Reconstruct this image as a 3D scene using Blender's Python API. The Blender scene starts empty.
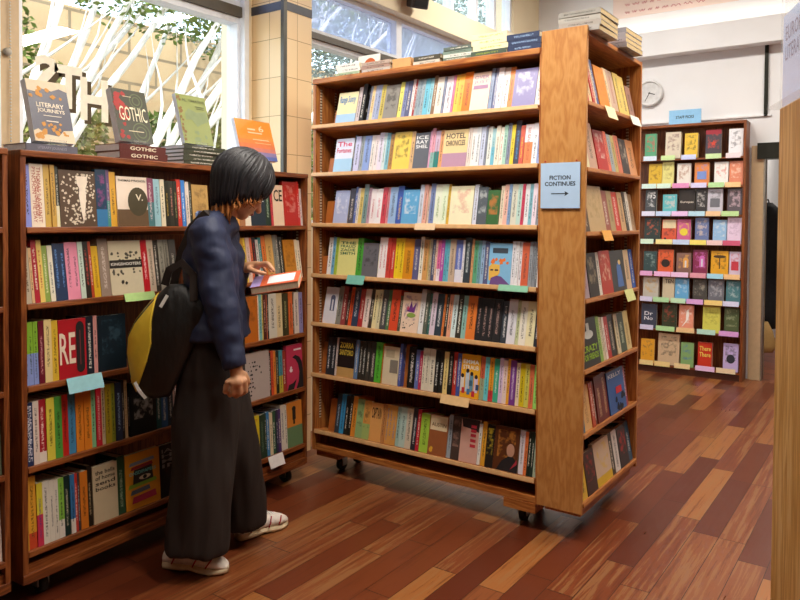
import bpy, bmesh, math, random, colorsys
from mathutils import Vector, Matrix
random.seed(7)
# shelf-row tables in metres: (x, width, kind, cover colour, height, ink, extras)
MAIN=[
 [(0.1122,0.0377,"W","b5652a",0.09,""),(0.1498,0.1363,"F","e9dfae",0.176,"3f7fc0",{"b": "a6c8e6:.3","t": "Range_Sunny","d": "pale yellow cover with blue foot"}),(0.2862,0.0256,"S","cbbcbc",0.198,""),(0.3118,0.0274,"S","2a2624",0.215,""),(0.3624,0.015,"S","8a8fa4",0.198,""),(0.3774,0.0199,"S","e8c890",0.198,""),(0.3974,0.0198,"S","a9b0c8",0.198,""),(0.4172,0.0246,"S","98a2c2",0.198,""),(0.4418,0.0293,"S","c8b45a",0.195,""),(0.4711,0.0911,"F","8d8880",0.186,"2c2a28",{"d": "grey black striped cover"}),(0.5622,0.0235,"S","e6de78",0.198,""),(0.5857,0.0234,"S","8088b0",0.198,""),(0.6091,0.0278,"S","5c6080",0.198,""),(0.6369,0.0184,"S","f0e0e0",0.206,""),(0.6553,0.0137,"S","a03030",0.204,""),(0.6691,0.0164,"S","9aa8b0",0.198,""),(0.6855,0.0172,"S","8fa0ac",0.198,""),(0.7027,0.0162,"S","a2aeb4",0.198,""),(0.719,0.0269,"S","70bcd4",0.198,""),(0.7459,0.0222,"S","90c8d8",0.198,""),(0.7681,0.0221,"S","8a6a50",0.21,""),(0.7902,0.0393,"S","e8ddd0",0.198,""),(0.8295,0.013,"S","8890a8",0.198,""),(0.8425,0.0412,"S","efe2ea",0.198,""),(0.8837,0.0145,"S","d880a8",0.198,""),(0.8982,0.0254,"S","f0c050",0.198,""),(0.9236,0.0252,"S","f5b040",0.198,""),(0.9488,0.0456,"S","e87818",0.205,"1e1a18"),(0.9944,0.0987,"F","f0d6c4",0.195,"b08aa8",{"t": "OVER|_JUST_|I","d": "pale pink cover with spaced letters"}),(1.0931,0.019,"S","8898b8",0.208,""),(1.1122,0.0189,"S","7078a0",0.208,""),(1.1311,0.0313,"S","f2ecf0",0.206,"22201e"),(1.1623,0.0309,"S","f0e8e8",0.204,"22201e"),(1.1933,0.0268,"S","e08848",0.202,"201c1a"),(1.2201,0.1158,"F","8c86b8",0.185,"d8dcec",{"d": "violet cover with pale streaks"}),(1.3359,0.0291,"S","f4efe8",0.206,"22201e")],
 [(0.0752,0.0597,"W","c06a28",0.09,""),(0.135,0.1268,"F","dfe4f4",0.186,"d83c68",{"b": "a8d0ec:.4","t": "The|Fortunes","d": "pale blue cover with pink title"}),(0.2618,0.0114,"S","5a6a80",0.2,""),(0.2732,0.035,"S","c8c8e8",0.193,""),(0.3082,0.0255,"S","a0a8a8",0.193,""),(0.3336,0.0454,"S","88a0d8",0.193,""),(0.379,0.0249,"S","e8e0d8",0.193,""),(0.404,0.0248,"S","efe0e0",0.193,""),(0.4287,0.0295,"S","e0d8e8",0.205,""),(0.4582,0.0195,"S","d0e0e0",0.203,""),(0.4777,0.0242,"S","80b8c8",0.2,""),(0.5019,0.0288,"S","b08040",0.193,""),(0.5307,0.1082,"F","f0cf58",0.198,"3c3428",{"d": "yellow cover with two crossed dark lines"}),(0.6389,0.023,"S","d8b080",0.196,""),(0.662,0.0897,"F","63666f",0.186,"f4f4f4",{"t": "ICE|RAY|SHEL","d": "dark grey cover with white hand lettering"}),(0.7516,0.0098,"S","d8a0c0",0.193,""),(0.7614,0.0222,"S","e0a0b0",0.205,"805060",{"b": "8ab8b0:.4"}),(0.7836,0.0281,"S","c8b0c8",0.19,"805060",{"b": "30807a:.45"}),(0.8117,0.0227,"S","e0a070",0.193,""),(0.8344,0.1377,"F","e8cf9a",0.188,"4a3a40",{"b": "b890a8:.38","t": "HOTEL|CHRONICLES","d": "tan cover with mauve landscape"}),(0.9721,0.0207,"S","e8d8d0",0.193,""),(0.9928,0.0247,"S","eeeae8",0.193,""),(1.0175,0.0245,"S","e0e4e8",0.193,""),(1.0419,0.0243,"S","c8d0e8",0.193,""),(1.0662,0.0121,"S","80889a",0.198,""),(1.0782,0.024,"S","e0e4e0",0.193,""),(1.1022,0.0198,"S","a0c8d0",0.18,"55808a",{"b": "70b8d0:.5"}),(1.122,0.0236,"S","ede5d5",0.193,""),(1.1456,0.0195,"S","f0e8dc",0.185,"c04040"),(1.1652,0.0194,"S","a8d0c0",0.193,""),(1.1846,0.0193,"S","8890a8",0.2,""),(1.2038,0.0192,"S","e8d040",0.193,""),(1.223,0.0281,"S","4a4a58",0.21,"5090d0"),(1.2511,0.0211,"S","d06050",0.185,"e8d040"),(1.2722,0.041,"S","f0e8f0",0.19,"c06040",{"b": "e08a58:.55"}),(1.3132,0.0258,"S","f0f0f8",0.193,""),(1.339,0.0197,"S","98a8d8",0.192,"")],
 [(0.0544,0.0818,"W","c06a28",0.13,""),(0.1363,0.101,"F","b0bce0",0.18,"f4f4fc",{"d": "lilac cover with white lettering"}),(0.2372,0.0365,"S","484c58",0.19,""),(0.2737,0.0176,"S","5870b0",0.2,""),(0.2912,0.0185,"S","dcd8d0",0.192,""),(0.3097,0.0255,"S","d8c070",0.19,""),(0.3353,0.0304,"S","7a9a98",0.21,""),(0.3656,0.0201,"S","b898a8",0.192,""),(0.3857,0.0349,"S","f0e8ea",0.185,"c05060"),(0.4206,0.0394,"S","f0eef0",0.185,"d05070"),(0.46,0.0293,"S","d04858",0.192,""),(0.4893,0.0194,"S","d88890",0.192,""),(0.5086,0.0479,"S","98b8e0",0.192,""),(0.5566,0.0378,"S","3c5cb0",0.198,"e8c030"),(0.5944,0.1018,"F","60a8d8",0.176,"e8f0f4",{"d": "sky blue seascape cover"}),(0.6961,0.0254,"S","d0d8e8",0.2,""),(0.7215,0.0252,"S","e0a898",0.2,""),(0.7468,0.0143,"S","d8c0b0",0.192,""),(0.7611,0.0293,"S","7888b8",0.205,""),(0.7904,0.0395,"S","e8eed8",0.2,"88a060"),(0.8299,0.0347,"S","e4f0d4",0.2,"88a060"),(0.8646,0.0172,"S","d8b040",0.2,""),(0.8818,0.1302,"F","f2ecc8",0.188,"e0a090",{"d": "cream cover with pink hand and green marks"}),(1.012,0.0246,"S","d8dcec",0.195,""),(1.0365,0.0541,"F","586068",0.18,"c8d0d0",{"d": "dark grey cover showing shelves"}),(1.0907,0.0657,"F","3c6a3c",0.165,"e08040",{"d": "green and orange plant cover"}),(1.1564,0.0195,"S","e8d8c0",0.185,""),(1.1759,0.0232,"S","e8b8a8",0.192,""),(1.1992,0.0154,"S","80a0c8",0.192,""),(1.2146,0.0306,"S","d8d8c8",0.192,""),(1.2451,0.0227,"S","b8d8d0",0.192,""),(1.2678,0.015,"S","d04060",0.192,""),(1.2829,0.0224,"S","e8e8ee",0.192,""),(1.3053,0.0185,"S","80b8c8",0.192,""),(1.3238,0.0221,"S","ecdcea",0.192,""),(1.3459,0.0183,"S","8a9098",0.192,"")],
 [(0.0278,0.0608,"W","a85020",0.1,""),(0.0886,0.0327,"S","f0ece8",0.2,""),(0.1213,0.0216,"S","70b0d8",0.202,""),(0.143,0.0215,"S","a8c040",0.202,""),(0.1645,0.1314,"F","e6e492",0.195,"2c6a50",{"t": "THE|FRAUD|ZADIE|SMITH","d": "yellow green cover with bold green lettering"}),(0.2959,0.041,"S","4ca83c",0.2,""),(0.3369,0.1053,"F","6a6a72",0.175,"26262a",{"d": "grey cover with a dark corridor"}),(0.4422,0.0275,"S","f4eef0",0.206,"c02838"),(0.4697,0.0263,"S","f4eef0",0.206,"c02838"),(0.496,0.0261,"S","d04840",0.204,""),(0.5221,0.025,"S","cc4038",0.204,""),(0.5471,0.0267,"S","f0d028",0.204,"806010"),(0.5738,0.0321,"S","ecc828",0.204,"806010"),(0.6058,0.0605,"S","d89020",0.202,"2a2418"),(0.6663,0.0339,"S","60608a",0.2,""),(0.7002,0.0236,"S","f0ead8",0.215,""),(0.7238,0.0289,"S","d8a060",0.2,""),(0.7527,0.0107,"S","c8b070",0.202,""),(0.7634,0.0116,"S","b8a890",0.202,""),(0.775,0.0204,"S","505878",0.202,""),(0.7954,0.0124,"S","e8c8b0",0.202,""),(0.8078,0.0211,"S","e070a0",0.198,"803060",{"b": "f0e4ec:.3"}),(0.8288,0.0209,"S","b050a8",0.202,""),(0.8498,0.0156,"S","60b0c8",0.202,""),(0.8654,0.0155,"S","6cb8cc",0.202,""),(0.8809,0.0334,"S","c8b098",0.205,"4a3a30"),(0.9143,0.0381,"S","6878c0",0.202,"e8e8f0",{"b": "e0e0ee:.3"}),(0.9523,0.0134,"S","e8e4e8",0.202,""),(0.9658,0.0366,"S","38424a",0.215,"d8e0e0"),(1.0024,0.0132,"S","d8a070",0.21,""),(1.0156,0.0238,"S","60a880",0.202,""),(1.0393,0.0163,"S","70a0a8",0.202,""),(1.0556,0.0202,"S","98b8d8",0.202,""),(1.0759,0.0257,"S","5a6088",0.198,""),(1.1016,0.1199,"F","86bfe6",0.192,"e8742a",{"a": "face","d": "blue cover with orange haired bearded face"}),(1.2215,0.0191,"S","e8e8f0",0.202,""),(1.2407,0.0167,"S","eeeef2",0.202,""),(1.2574,0.0151,"S","e8e4ea",0.202,""),(1.2725,0.036,"S","d86848",0.198,"3c3c40"),(1.3085,0.0171,"S","9aa0a8",0.202,""),(1.3256,0.0155,"S","8a9098",0.202,""),(1.3411,0.0125,"S","70767e",0.202,""),(1.3536,0.0103,"S","f0f0f0",0.185,"")],
 [(0.0289,0.0333,"W","9c4c20",0.12,""),(0.0622,0.0928,"F","e4e2ea",0.196,"5c6080",{"a": "arch","d": "white cover with a grey archway"}),(0.155,0.0322,"S","8a8a80",0.204,""),(0.1872,0.0319,"S","984040",0.206,"e8d8c8"),(0.219,0.0211,"S","4a3028",0.18,""),(0.2401,0.0262,"S","e05828",0.204,""),(0.2663,0.0414,"S","30405a",0.204,"d8e0e8"),(0.3077,0.0359,"S","b03030",0.2,"f0e0d0"),(0.3436,0.0355,"S","f0dcd4",0.2,""),(0.379,0.0251,"S","403830",0.204,""),(0.4041,0.0279,"S","e8dca8",0.2,"605030"),(0.432,0.0237,"S","d8cfa8",0.202,""),(0.4558,0.0372,"S","4a4c50",0.204,""),(0.493,0.0243,"S","507850",0.204,""),(0.5173,0.0547,"S","e05030",0.208,"282420"),(0.5719,0.019,"S","505040",0.18,""),(0.5909,0.1097,"F","f0d4bc",0.198,"6a2c80",{"a": "crown","d": "cream cover with purple crown"}),(0.7005,0.0291,"S","e8e8e8",0.22,"303030"),(0.7296,0.0235,"S","60665a",0.2,""),(0.7531,0.0152,"S","407068",0.204,""),(0.7683,0.0311,"S","e0d0e0",0.21,""),(0.7995,0.0396,"S","34424e",0.205,"f0f0f0"),(0.8391,0.0131,"S","e08040",0.204,""),(0.8522,0.0174,"S","302c28",0.204,""),(0.8695,0.0216,"S","e8a888",0.204,""),(0.8911,0.0299,"S","d8ecec",0.204,""),(0.921,0.0305,"S","3c3c34",0.21,"f0f0e0"),(0.9515,0.0252,"S","90c0b8",0.204,""),(0.9767,0.0514,"S","e88038",0.206,"281810"),(1.0281,0.0303,"S","2a2a2c",0.2,"b89890"),(1.0584,0.0324,"S","2a2a2c",0.2,"b89890"),(1.0907,0.0312,"S","2a2a2c",0.2,"b89890"),(1.122,0.0427,"S","2a2a2c",0.2,"b89890"),(1.1647,0.0328,"S","38404a",0.194,"f0f0f0"),(1.1974,0.0447,"S","e6e6ee",0.204,"50505c"),(1.2421,0.0183,"S","c8cfa0",0.2,""),(1.2604,0.0347,"S","eeeadc",0.2,"50483c"),(1.2952,0.0432,"S","f0e6b8",0.2,"50483c"),(1.3384,0.0214,"S","30343c",0.198,"f0f0f0")],
 [(0.0188,0.0667,"W","a8521e",0.17,""),(0.0855,0.0296,"S","30343a",0.2,"f0f0f0"),(0.1151,0.0326,"S","2a2e34",0.2,"f0f0f0"),(0.1477,0.0173,"S","ded0c8",0.202,""),(0.165,0.1184,"F","1c1a18",0.198,"e0c040",{"b": "c8a060:.25","t": "ZORRA|SANTORO","d": "black cover with yellow title"}),(0.2834,0.0259,"S","6080a8",0.202,""),(0.3093,0.0257,"S","303028",0.2,"e0e0d8"),(0.335,0.0265,"S","2c2c28",0.2,"e0e0d8"),(0.3615,0.0263,"S","3a3a34",0.2,""),(0.3878,0.0351,"S","3c3a36",0.2,""),(0.4229,0.0426,"S","58b838",0.204,"206018"),(0.4655,0.0118,"S","c87828",0.2,""),(0.4773,0.1005,"F","e0d0b0",0.188,"80786c",{"a": "plate","d": "cream cover with grey picture panel"}),(0.5778,0.018,"S","5060a8",0.21,"e8e0d8"),(0.5958,0.0376,"W","b07030",0.21,""),(0.6334,0.0464,"S","1e1e1c",0.202,"e8e0d8"),(0.6798,0.0248,"S","6878b8",0.19,""),(0.7046,0.0182,"S","b83858",0.186,""),(0.7229,0.0181,"S","e4dcc8",0.204,"403830"),(0.741,0.0235,"S","e0d8c4",0.204,"403830"),(0.7644,0.033,"S","e4dcc8",0.204,"403830"),(0.7975,0.0265,"S","22201e",0.202,"e8e8e0"),(0.824,0.0263,"S","262422",0.202,"e8e8e0"),(0.8503,0.0261,"S","e8d088",0.2,"605028"),(0.8764,0.0259,"S","242422",0.2,"c8c0b0"),(0.9023,0.0257,"S","b83a30",0.204,""),(0.9279,0.0229,"S","4858a0",0.2,""),(0.9508,0.1063,"F","f0b028",0.2,"ffffff",{"a": "figures","t": "EMMA|STRAUB","d": "yellow cover with a group of small figures"}),(1.0571,0.0244,"S","d06848",0.198,"802818",{"b": "a0b090:.5"}),(1.0815,0.0226,"S","70d0d8",0.198,"206878"),(1.1041,0.0256,"S","e8a030",0.198,"803010",{"b": "c83840:.25"}),(1.1297,0.0278,"S","40b090",0.196,"e0f0e8"),(1.1575,0.0212,"S","e0c8e8",0.202,""),(1.1787,0.0219,"S","f0d8d0",0.194,"a06058"),(1.2005,0.0155,"S","e8a838",0.202,""),(1.2161,0.0308,"S","7a3c90",0.198,"e8d8f0"),(1.2468,0.0198,"S","ecd8c0",0.19,""),(1.2667,0.0257,"S","d8c020",0.19,""),(1.2924,0.0225,"S","d4d060",0.19,""),(1.3149,0.0223,"S","e07850",0.19,""),(1.3373,0.0236,"S","a0e070",0.19,"")],
 [(0.0814,0.0657,"W","a8551e",0.165,""),(0.147,0.0324,"S","384048",0.198,"a8c0d8"),(0.1794,0.0321,"S","3898d0",0.2,""),(0.2115,0.0265,"S","20201c",0.195,""),(0.238,0.0242,"S","22201c",0.2,"f8f0e0"),(0.2622,0.0334,"S","e09030",0.2,"3a2410"),(0.2955,0.0464,"F","98b878",0.19,"2c3428",{"d": "narrow green and pink cover"}),(0.3419,0.0478,"F","e0a050",0.19,"2c3428",{"b": "a8c070:.4","d": "narrow orange and green cover"}),(0.3897,0.0778,"F","e8a860",0.186,"3a2a18",{"t": "CAPTAIN","d": "tan cover with dark lettering"}),(0.4676,0.0216,"S","c88850",0.188,""),(0.4892,0.0225,"S","d89c50",0.19,"4878b8"),(0.5117,0.0204,"S","d89c50",0.19,"4878b8"),(0.532,0.0279,"S","d89c50",0.19,"4878b8"),(0.56,0.022,"S","a0c0b8",0.188,""),(0.5819,0.0398,"S","b8d0c8",0.188,"406058"),(0.6217,0.0374,"S","d8c8b0",0.188,""),(0.6591,0.0296,"S","303038",0.2,"e8e8e8"),(0.6887,0.0211,"S","c02838",0.195,""),(0.7099,0.0545,"S","a8d048",0.18,"486020"),(0.7644,0.1105,"F","9c5c36",0.184,"e0a830",{"a": "topcream","t": "AUSTIN","d": "brown cover with cream title panel"}),(0.8749,0.0242,"S","a0a8b0",0.198,"404850"),(0.8991,0.0487,"F","4a3a34",0.196,"b08878",{"d": "dark brown photograph cover"}),(0.9479,0.1002,"F","d8a898",0.194,"b82838",{"a": "redtext","d": "dusty pink cover with stacked red words"}),(1.048,0.0172,"S","e8e4dc",0.18,""),(1.0652,0.026,"S","e0a030",0.194,""),(1.0912,0.0434,"F","241e1a",0.186,"e0c030",{"d": "narrow black cover with yellow words"}),(1.1346,0.1295,"F","5a3018",0.19,"d08838",{"a": "portrait","d": "dark brown cover with a portrait head"}),(1.2641,0.0258,"S","e0d8e0",0.186,"403838"),(1.29,0.0173,"S","e07840",0.184,""),(1.3073,0.0187,"S","182820",0.188,""),(1.326,0.0134,"S","24362c",0.188,""),(1.3395,0.0207,"S","a8b8a0",0.176,"203028")],
]
LEFT=[
 [(-0.0009,0.0308,"S","8890d8",0.206,""),(0.0299,0.0528,"S","f0dfc8",0.21,"b04838",{"t": "THOMAS_*_AGAINST/PYNCHON_*_THE_DAY"}),(0.0827,0.0243,"S","d0a850",0.21,""),(0.107,0.0192,"S","c89c48",0.21,""),(0.1262,0.0138,"S","3c4038",0.204,"e8e0d0",{"b": "e8dcb0:.35"}),(0.14,0.1547,"F","5a4432",0.196,"d8c8b0",{"a": "rocket","d": "brown speckled cover with white rocket"}),(0.2947,0.049,"F","1c3c58",0.206,"a8488a",{"b": "3a78a8:.3","d": "dark teal cover with pink slash"}),(0.3437,0.0158,"S","705078",0.206,"b8a8b8",{"b": "4a8a80:.45"}),(0.3595,0.0301,"S","e0a838",0.2,"50301c"),(0.3896,0.1502,"F","f0dcc8",0.186,"4a3a24",{"a": "vee","t": "THOMAS_PYNCHON","d": "cream cover with dark circle and letter V"}),(0.5398,0.0355,"S","8a4860",0.186,"e0c8c8",{"b": "4a7a80:.5"}),(0.5752,0.0325,"S","a0c8d0",0.184,"3c5c70"),(0.6078,0.0235,"S","e8d8b8",0.184,""),(0.6312,0.0245,"S","26261c",0.18,"c0a040"),(0.6558,0.0241,"S","34342a",0.18,"c08070"),(0.6799,0.0198,"S","2a2a22",0.18,"a0a060"),(0.6997,0.0247,"S","d03828",0.188,""),(0.7243,0.0219,"S","4088d8",0.186,"e8f0f8"),(0.7462,0.0213,"S","e8d8c8",0.18,""),(0.7675,0.0135,"S","303428",0.18,""),(0.781,0.0967,"F","c09858",0.17,"6a4c28",{"d": "tan cover behind the shopper collar"}),(1.0331,0.0397,"S","e0a050",0.17,""),(1.0728,0.0367,"S","a87048",0.17,""),(1.1095,0.0412,"S","e8dcc8",0.175,"3c3c3c"),(1.1507,0.1046,"F","22303a",0.19,"f0e8e0",{"t": "THIN|GIRL","d": "dark slate cover with white and pink title"}),(1.2552,0.0417,"S","1e3424",0.2,"a8c0a0"),(1.2969,0.0162,"S","d04048",0.19,""),(1.3131,0.0813,"F","f0d0b0",0.19,"3c3428",{"t": "CE","d": "peach cover with green and black doodles"}),(1.3945,0.1126,"F","c02818",0.21,"e09080",{"d": "red cover seen at a slant"}),(1.5071,0.0196,"S","d03028",0.215,""),(1.5267,0.0207,"S","d8c8c0",0.18,"")],
 [(-0.0027,0.0292,"S","b8a890",0.186,"50402c"),(0.0265,0.0118,"S","d8b080",0.184,""),(0.0384,0.0207,"S","b02030",0.21,""),(0.059,0.0198,"S","e8c868",0.21,"b04030"),(0.0788,0.0212,"S","90a850",0.19,"f0e8c0"),(0.1,0.0203,"S","e8e0c8",0.19,"50504c"),(0.1204,0.0258,"S","283858",0.196,"6898d8"),(0.1462,0.0239,"S","283858",0.196,"6898d8"),(0.17,0.029,"S","e890a8",0.2,"404048"),(0.199,0.0271,"S","e890a8",0.2,"404048"),(0.2261,0.022,"S","c8d8c8",0.2,""),(0.248,0.0235,"S","302820",0.2,"c04840"),(0.2716,0.0125,"S","b84828",0.2,""),(0.2841,0.0291,"S","e0b028",0.184,"805818"),(0.3132,0.0463,"S","9a8474",0.21,"e0d0c0"),(0.3595,0.1564,"F","d8c8a8",0.2,"2c241c",{"a": "band","t": "KINGSHOOTERS","d": "cream cover with sketched trees and dark title band"}),(0.5159,0.0326,"S","c82028",0.2,"f0e0d8"),(0.5484,0.0331,"S","d0b8a0",0.2,""),(0.5816,0.0262,"S","403830",0.195,""),(0.6078,0.0304,"S","a8a090",0.2,""),(0.6382,0.0247,"S","a09888",0.2,""),(0.6629,0.0376,"S","58524c",0.2,""),(1.0511,0.0232,"S","e8d8c0",0.18,""),(1.0743,0.0593,"F","c89020",0.2,"8a6010",{"d": "plain gold cover seen at a slant"}),(1.1336,0.0181,"S","e8c838",0.2,""),(1.1517,0.0298,"S","e0c0b0",0.2,"805850"),(1.1815,0.0193,"S","d86840",0.2,""),(1.2008,0.025,"S","302828",0.2,"c02830"),(1.2257,0.0221,"S","d8d0c8",0.19,""),(1.2478,0.0239,"S","308080",0.2,""),(1.2717,0.0323,"S","e07830",0.206,""),(1.304,0.0577,"S","d8a860",0.21,"806038"),(1.3616,0.0302,"S","8a8a80",0.21,""),(1.3919,0.0204,"S","76766e",0.21,""),(1.4123,0.0344,"S","2a2a28",0.2,""),(1.4467,0.0974,"F","c88028",0.185,"8a5010",{"d": "amber cover leaning near the shelf end"}),(1.544,0.0255,"S","f0e0c0",0.185,""),(1.5695,0.0267,"S","ecdcc0",0.18,"")],
 [(-0.0023,0.017,"S","86b636",0.206,"2c4a20",{"b": "8898d0:.5"}),(0.0146,0.0193,"S","86b636",0.208,"2c4a20",{"b": "8898d0:.5"}),(0.034,0.0185,"S","86b636",0.208,"2c4a20",{"b": "8898d0:.5"}),(0.0525,0.022,"S","6a1428",0.208,"d8a0a0"),(0.0745,0.0297,"S","e8cf90",0.21,"503820"),(0.1042,0.0256,"S","e0b838",0.204,"483410"),(0.1298,0.1159,"F","b81c28",0.202,"efdcc4",{"a": "redoval","t": "RE","d": "red cover with tall cream letters and dark oval"}),(0.2457,0.0342,"S","1e2430",0.204,""),(0.2799,0.0177,"S","d89890",0.204,""),(0.2976,0.1295,"F","16222a",0.2,"3c5460",{"d": "very dark teal cover beside a pink spine"}),(1.0914,0.026,"S","60a0a0",0.18,""),(1.1174,0.101,"F","c06818",0.205,"7a4010",{"d": "plain burnt orange back cover"}),(1.2183,0.0094,"S","f0e0c8",0.208,""),(1.2278,0.0206,"S","78b8b8",0.208,""),(1.2483,0.0127,"S","e0c860",0.206,""),(1.261,0.0241,"S","501c18",0.204,"d8b0a0"),(1.2851,0.0081,"S","b8603c",0.204,""),(1.2932,0.0114,"S","201c1c",0.204,""),(1.3046,0.0628,"S","d8d0c0",0.206,"302c28"),(1.3674,0.0509,"S","e0c898",0.204,"3c3020"),(1.4183,0.0485,"S","3a3820",0.2,"a8a870"),(1.4668,0.0335,"S","d86830",0.204,""),(1.5003,0.0143,"S","605040",0.2,""),(1.5146,0.0415,"S","e0cfc0",0.2,""),(1.5561,0.0312,"S","9088b8",0.196,"")],
 [(-0.002,0.0307,"S","1c3058",0.208,"e0e0e8",{"t": "BRIDGE_OF/RICHARD_RUSSO"}),(0.0287,0.0237,"S","e0cfc0",0.21,"40302c"),(0.0524,0.0298,"S","a81c28",0.21,"f0d8c8",{"b": "e8dccc:.17"}),(0.0822,0.0324,"S","e0d048",0.21,"504818"),(0.1146,0.0297,"S","50a040",0.21,"1c3814"),(0.1443,0.0269,"S","c82820",0.21,"401010"),(0.1712,0.0308,"S","4888b0",0.21,"183040"),(0.2019,0.0334,"S","e88828",0.21,"503010"),(0.2354,0.032,"S","e88828",0.21,"503010"),(0.2673,0.0217,"S","80b888",0.212,"204028"),(0.289,0.0249,"S","c82030",0.214,"f0c8c0"),(0.3139,0.017,"S","e0cfa8",0.214,""),(0.3309,0.0278,"S","c8b030",0.214,"403810"),(0.3587,0.0198,"S","a0a838",0.214,""),(0.3785,0.0293,"S","303850",0.214,"b0d0f0"),(0.4078,0.0125,"S","2a2018",0.216,""),(0.4203,0.0157,"S","d0b080",0.216,"50402c"),(0.4461,0.1313,"F","141414",0.2,"c8c0b8",{"d": "black back cover with a barcode"}),(0.5774,0.0278,"S","205050",0.195,""),(0.6052,0.0349,"S","285888",0.195,""),(0.64,0.0287,"S","183040",0.195,""),(0.6688,0.0204,"S","d0b0a8",0.195,""),(0.6892,0.0236,"S","b03030",0.195,""),(1.1236,0.1948,"F","bcaca4",0.215,"2c2426",{"a": "list","d": "grey lilac cover with a list of words"}),(1.3184,0.0165,"S","302828",0.2,""),(1.3348,0.0216,"S","d85030",0.206,"802010"),(1.3565,0.0201,"S","e89038",0.204,""),(1.3766,0.0254,"S","202820",0.2,"e0d0b0"),(1.4021,0.0309,"S","4898a8",0.2,"204048",{"b": "c8b840:.4"}),(1.433,0.0296,"S","a03828",0.194,""),(1.4625,0.1408,"F","c83858",0.214,"1a1418",{"a": "hair","d": "pink cover with black haired profile"})],
 [(-0.0018,0.0126,"S","c89830",0.24,""),(0.0108,0.0318,"S","e0a030",0.24,"604010",{"b": "c84828:.22"}),(0.0426,0.0233,"S","d8c838",0.21,"204080",{"b": "c83050:.5"}),(0.0659,0.0263,"S","e0d8c8",0.21,"404040"),(0.0923,0.02,"S","e0d8c8",0.206,"404040"),(0.1123,0.0169,"S","e0d8c8",0.204,"404040"),(0.1292,0.0232,"S","88c048",0.204,"203818",{"b": "e8e0d4:.3"}),(0.1524,0.0243,"S","10302c",0.206,"d0c8a8"),(0.1767,0.0197,"S","3878b0",0.204,"102840",{"b": "e8e0d4:.25"}),(0.1964,0.0142,"S","c83828",0.204,""),(0.2106,0.0086,"S","404048",0.2,""),(0.2192,0.0326,"S","e08028",0.202,"603010"),(0.2517,0.0217,"S","241c14",0.215,"c0a880"),(0.2734,0.1124,"F","d0bc98",0.204,"2a221a",{"t": "the_bells|of_home|send|books","d": "cream cover with handwritten black words"}),(0.3858,0.0377,"S","2c4a30",0.214,"a0b090"),(0.4235,0.1733,"F","e09020",0.208,"a82838",{"a": "collage","t": "ONSDIPAPERS","d": "orange cover with torn paper collage"}),(0.5967,0.1252,"F","0e0e10",0.205,"8c8c8c",{"t": "IAM|HE|MS|IN","d": "black cover with thin grey capitals"}),(1.1316,0.0889,"F","e0c828",0.205,"c03828",{"d": "yellow cover with red scribbles"}),(1.2206,0.0385,"S","1e3828",0.2,"608068"),(1.259,0.0139,"S","24402c",0.2,""),(1.2729,0.0234,"S","3880b8",0.204,""),(1.2963,0.0227,"S","e0cfa8",0.195,""),(1.319,0.0248,"S","2c5a40",0.2,""),(1.3438,0.0173,"S","303048",0.2,"c0c0d0"),(1.3612,0.0214,"S","503070",0.2,""),(1.3825,0.0325,"S","e0d8c8",0.215,"404060"),(1.415,0.0189,"S","ded6c8",0.21,""),(1.4339,0.121,"F","e08a30",0.215,"2a1c18",{"b": "6a8a60:.45","a": "girl","d": "orange and green cover with a small dark figure"})],
]
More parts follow.
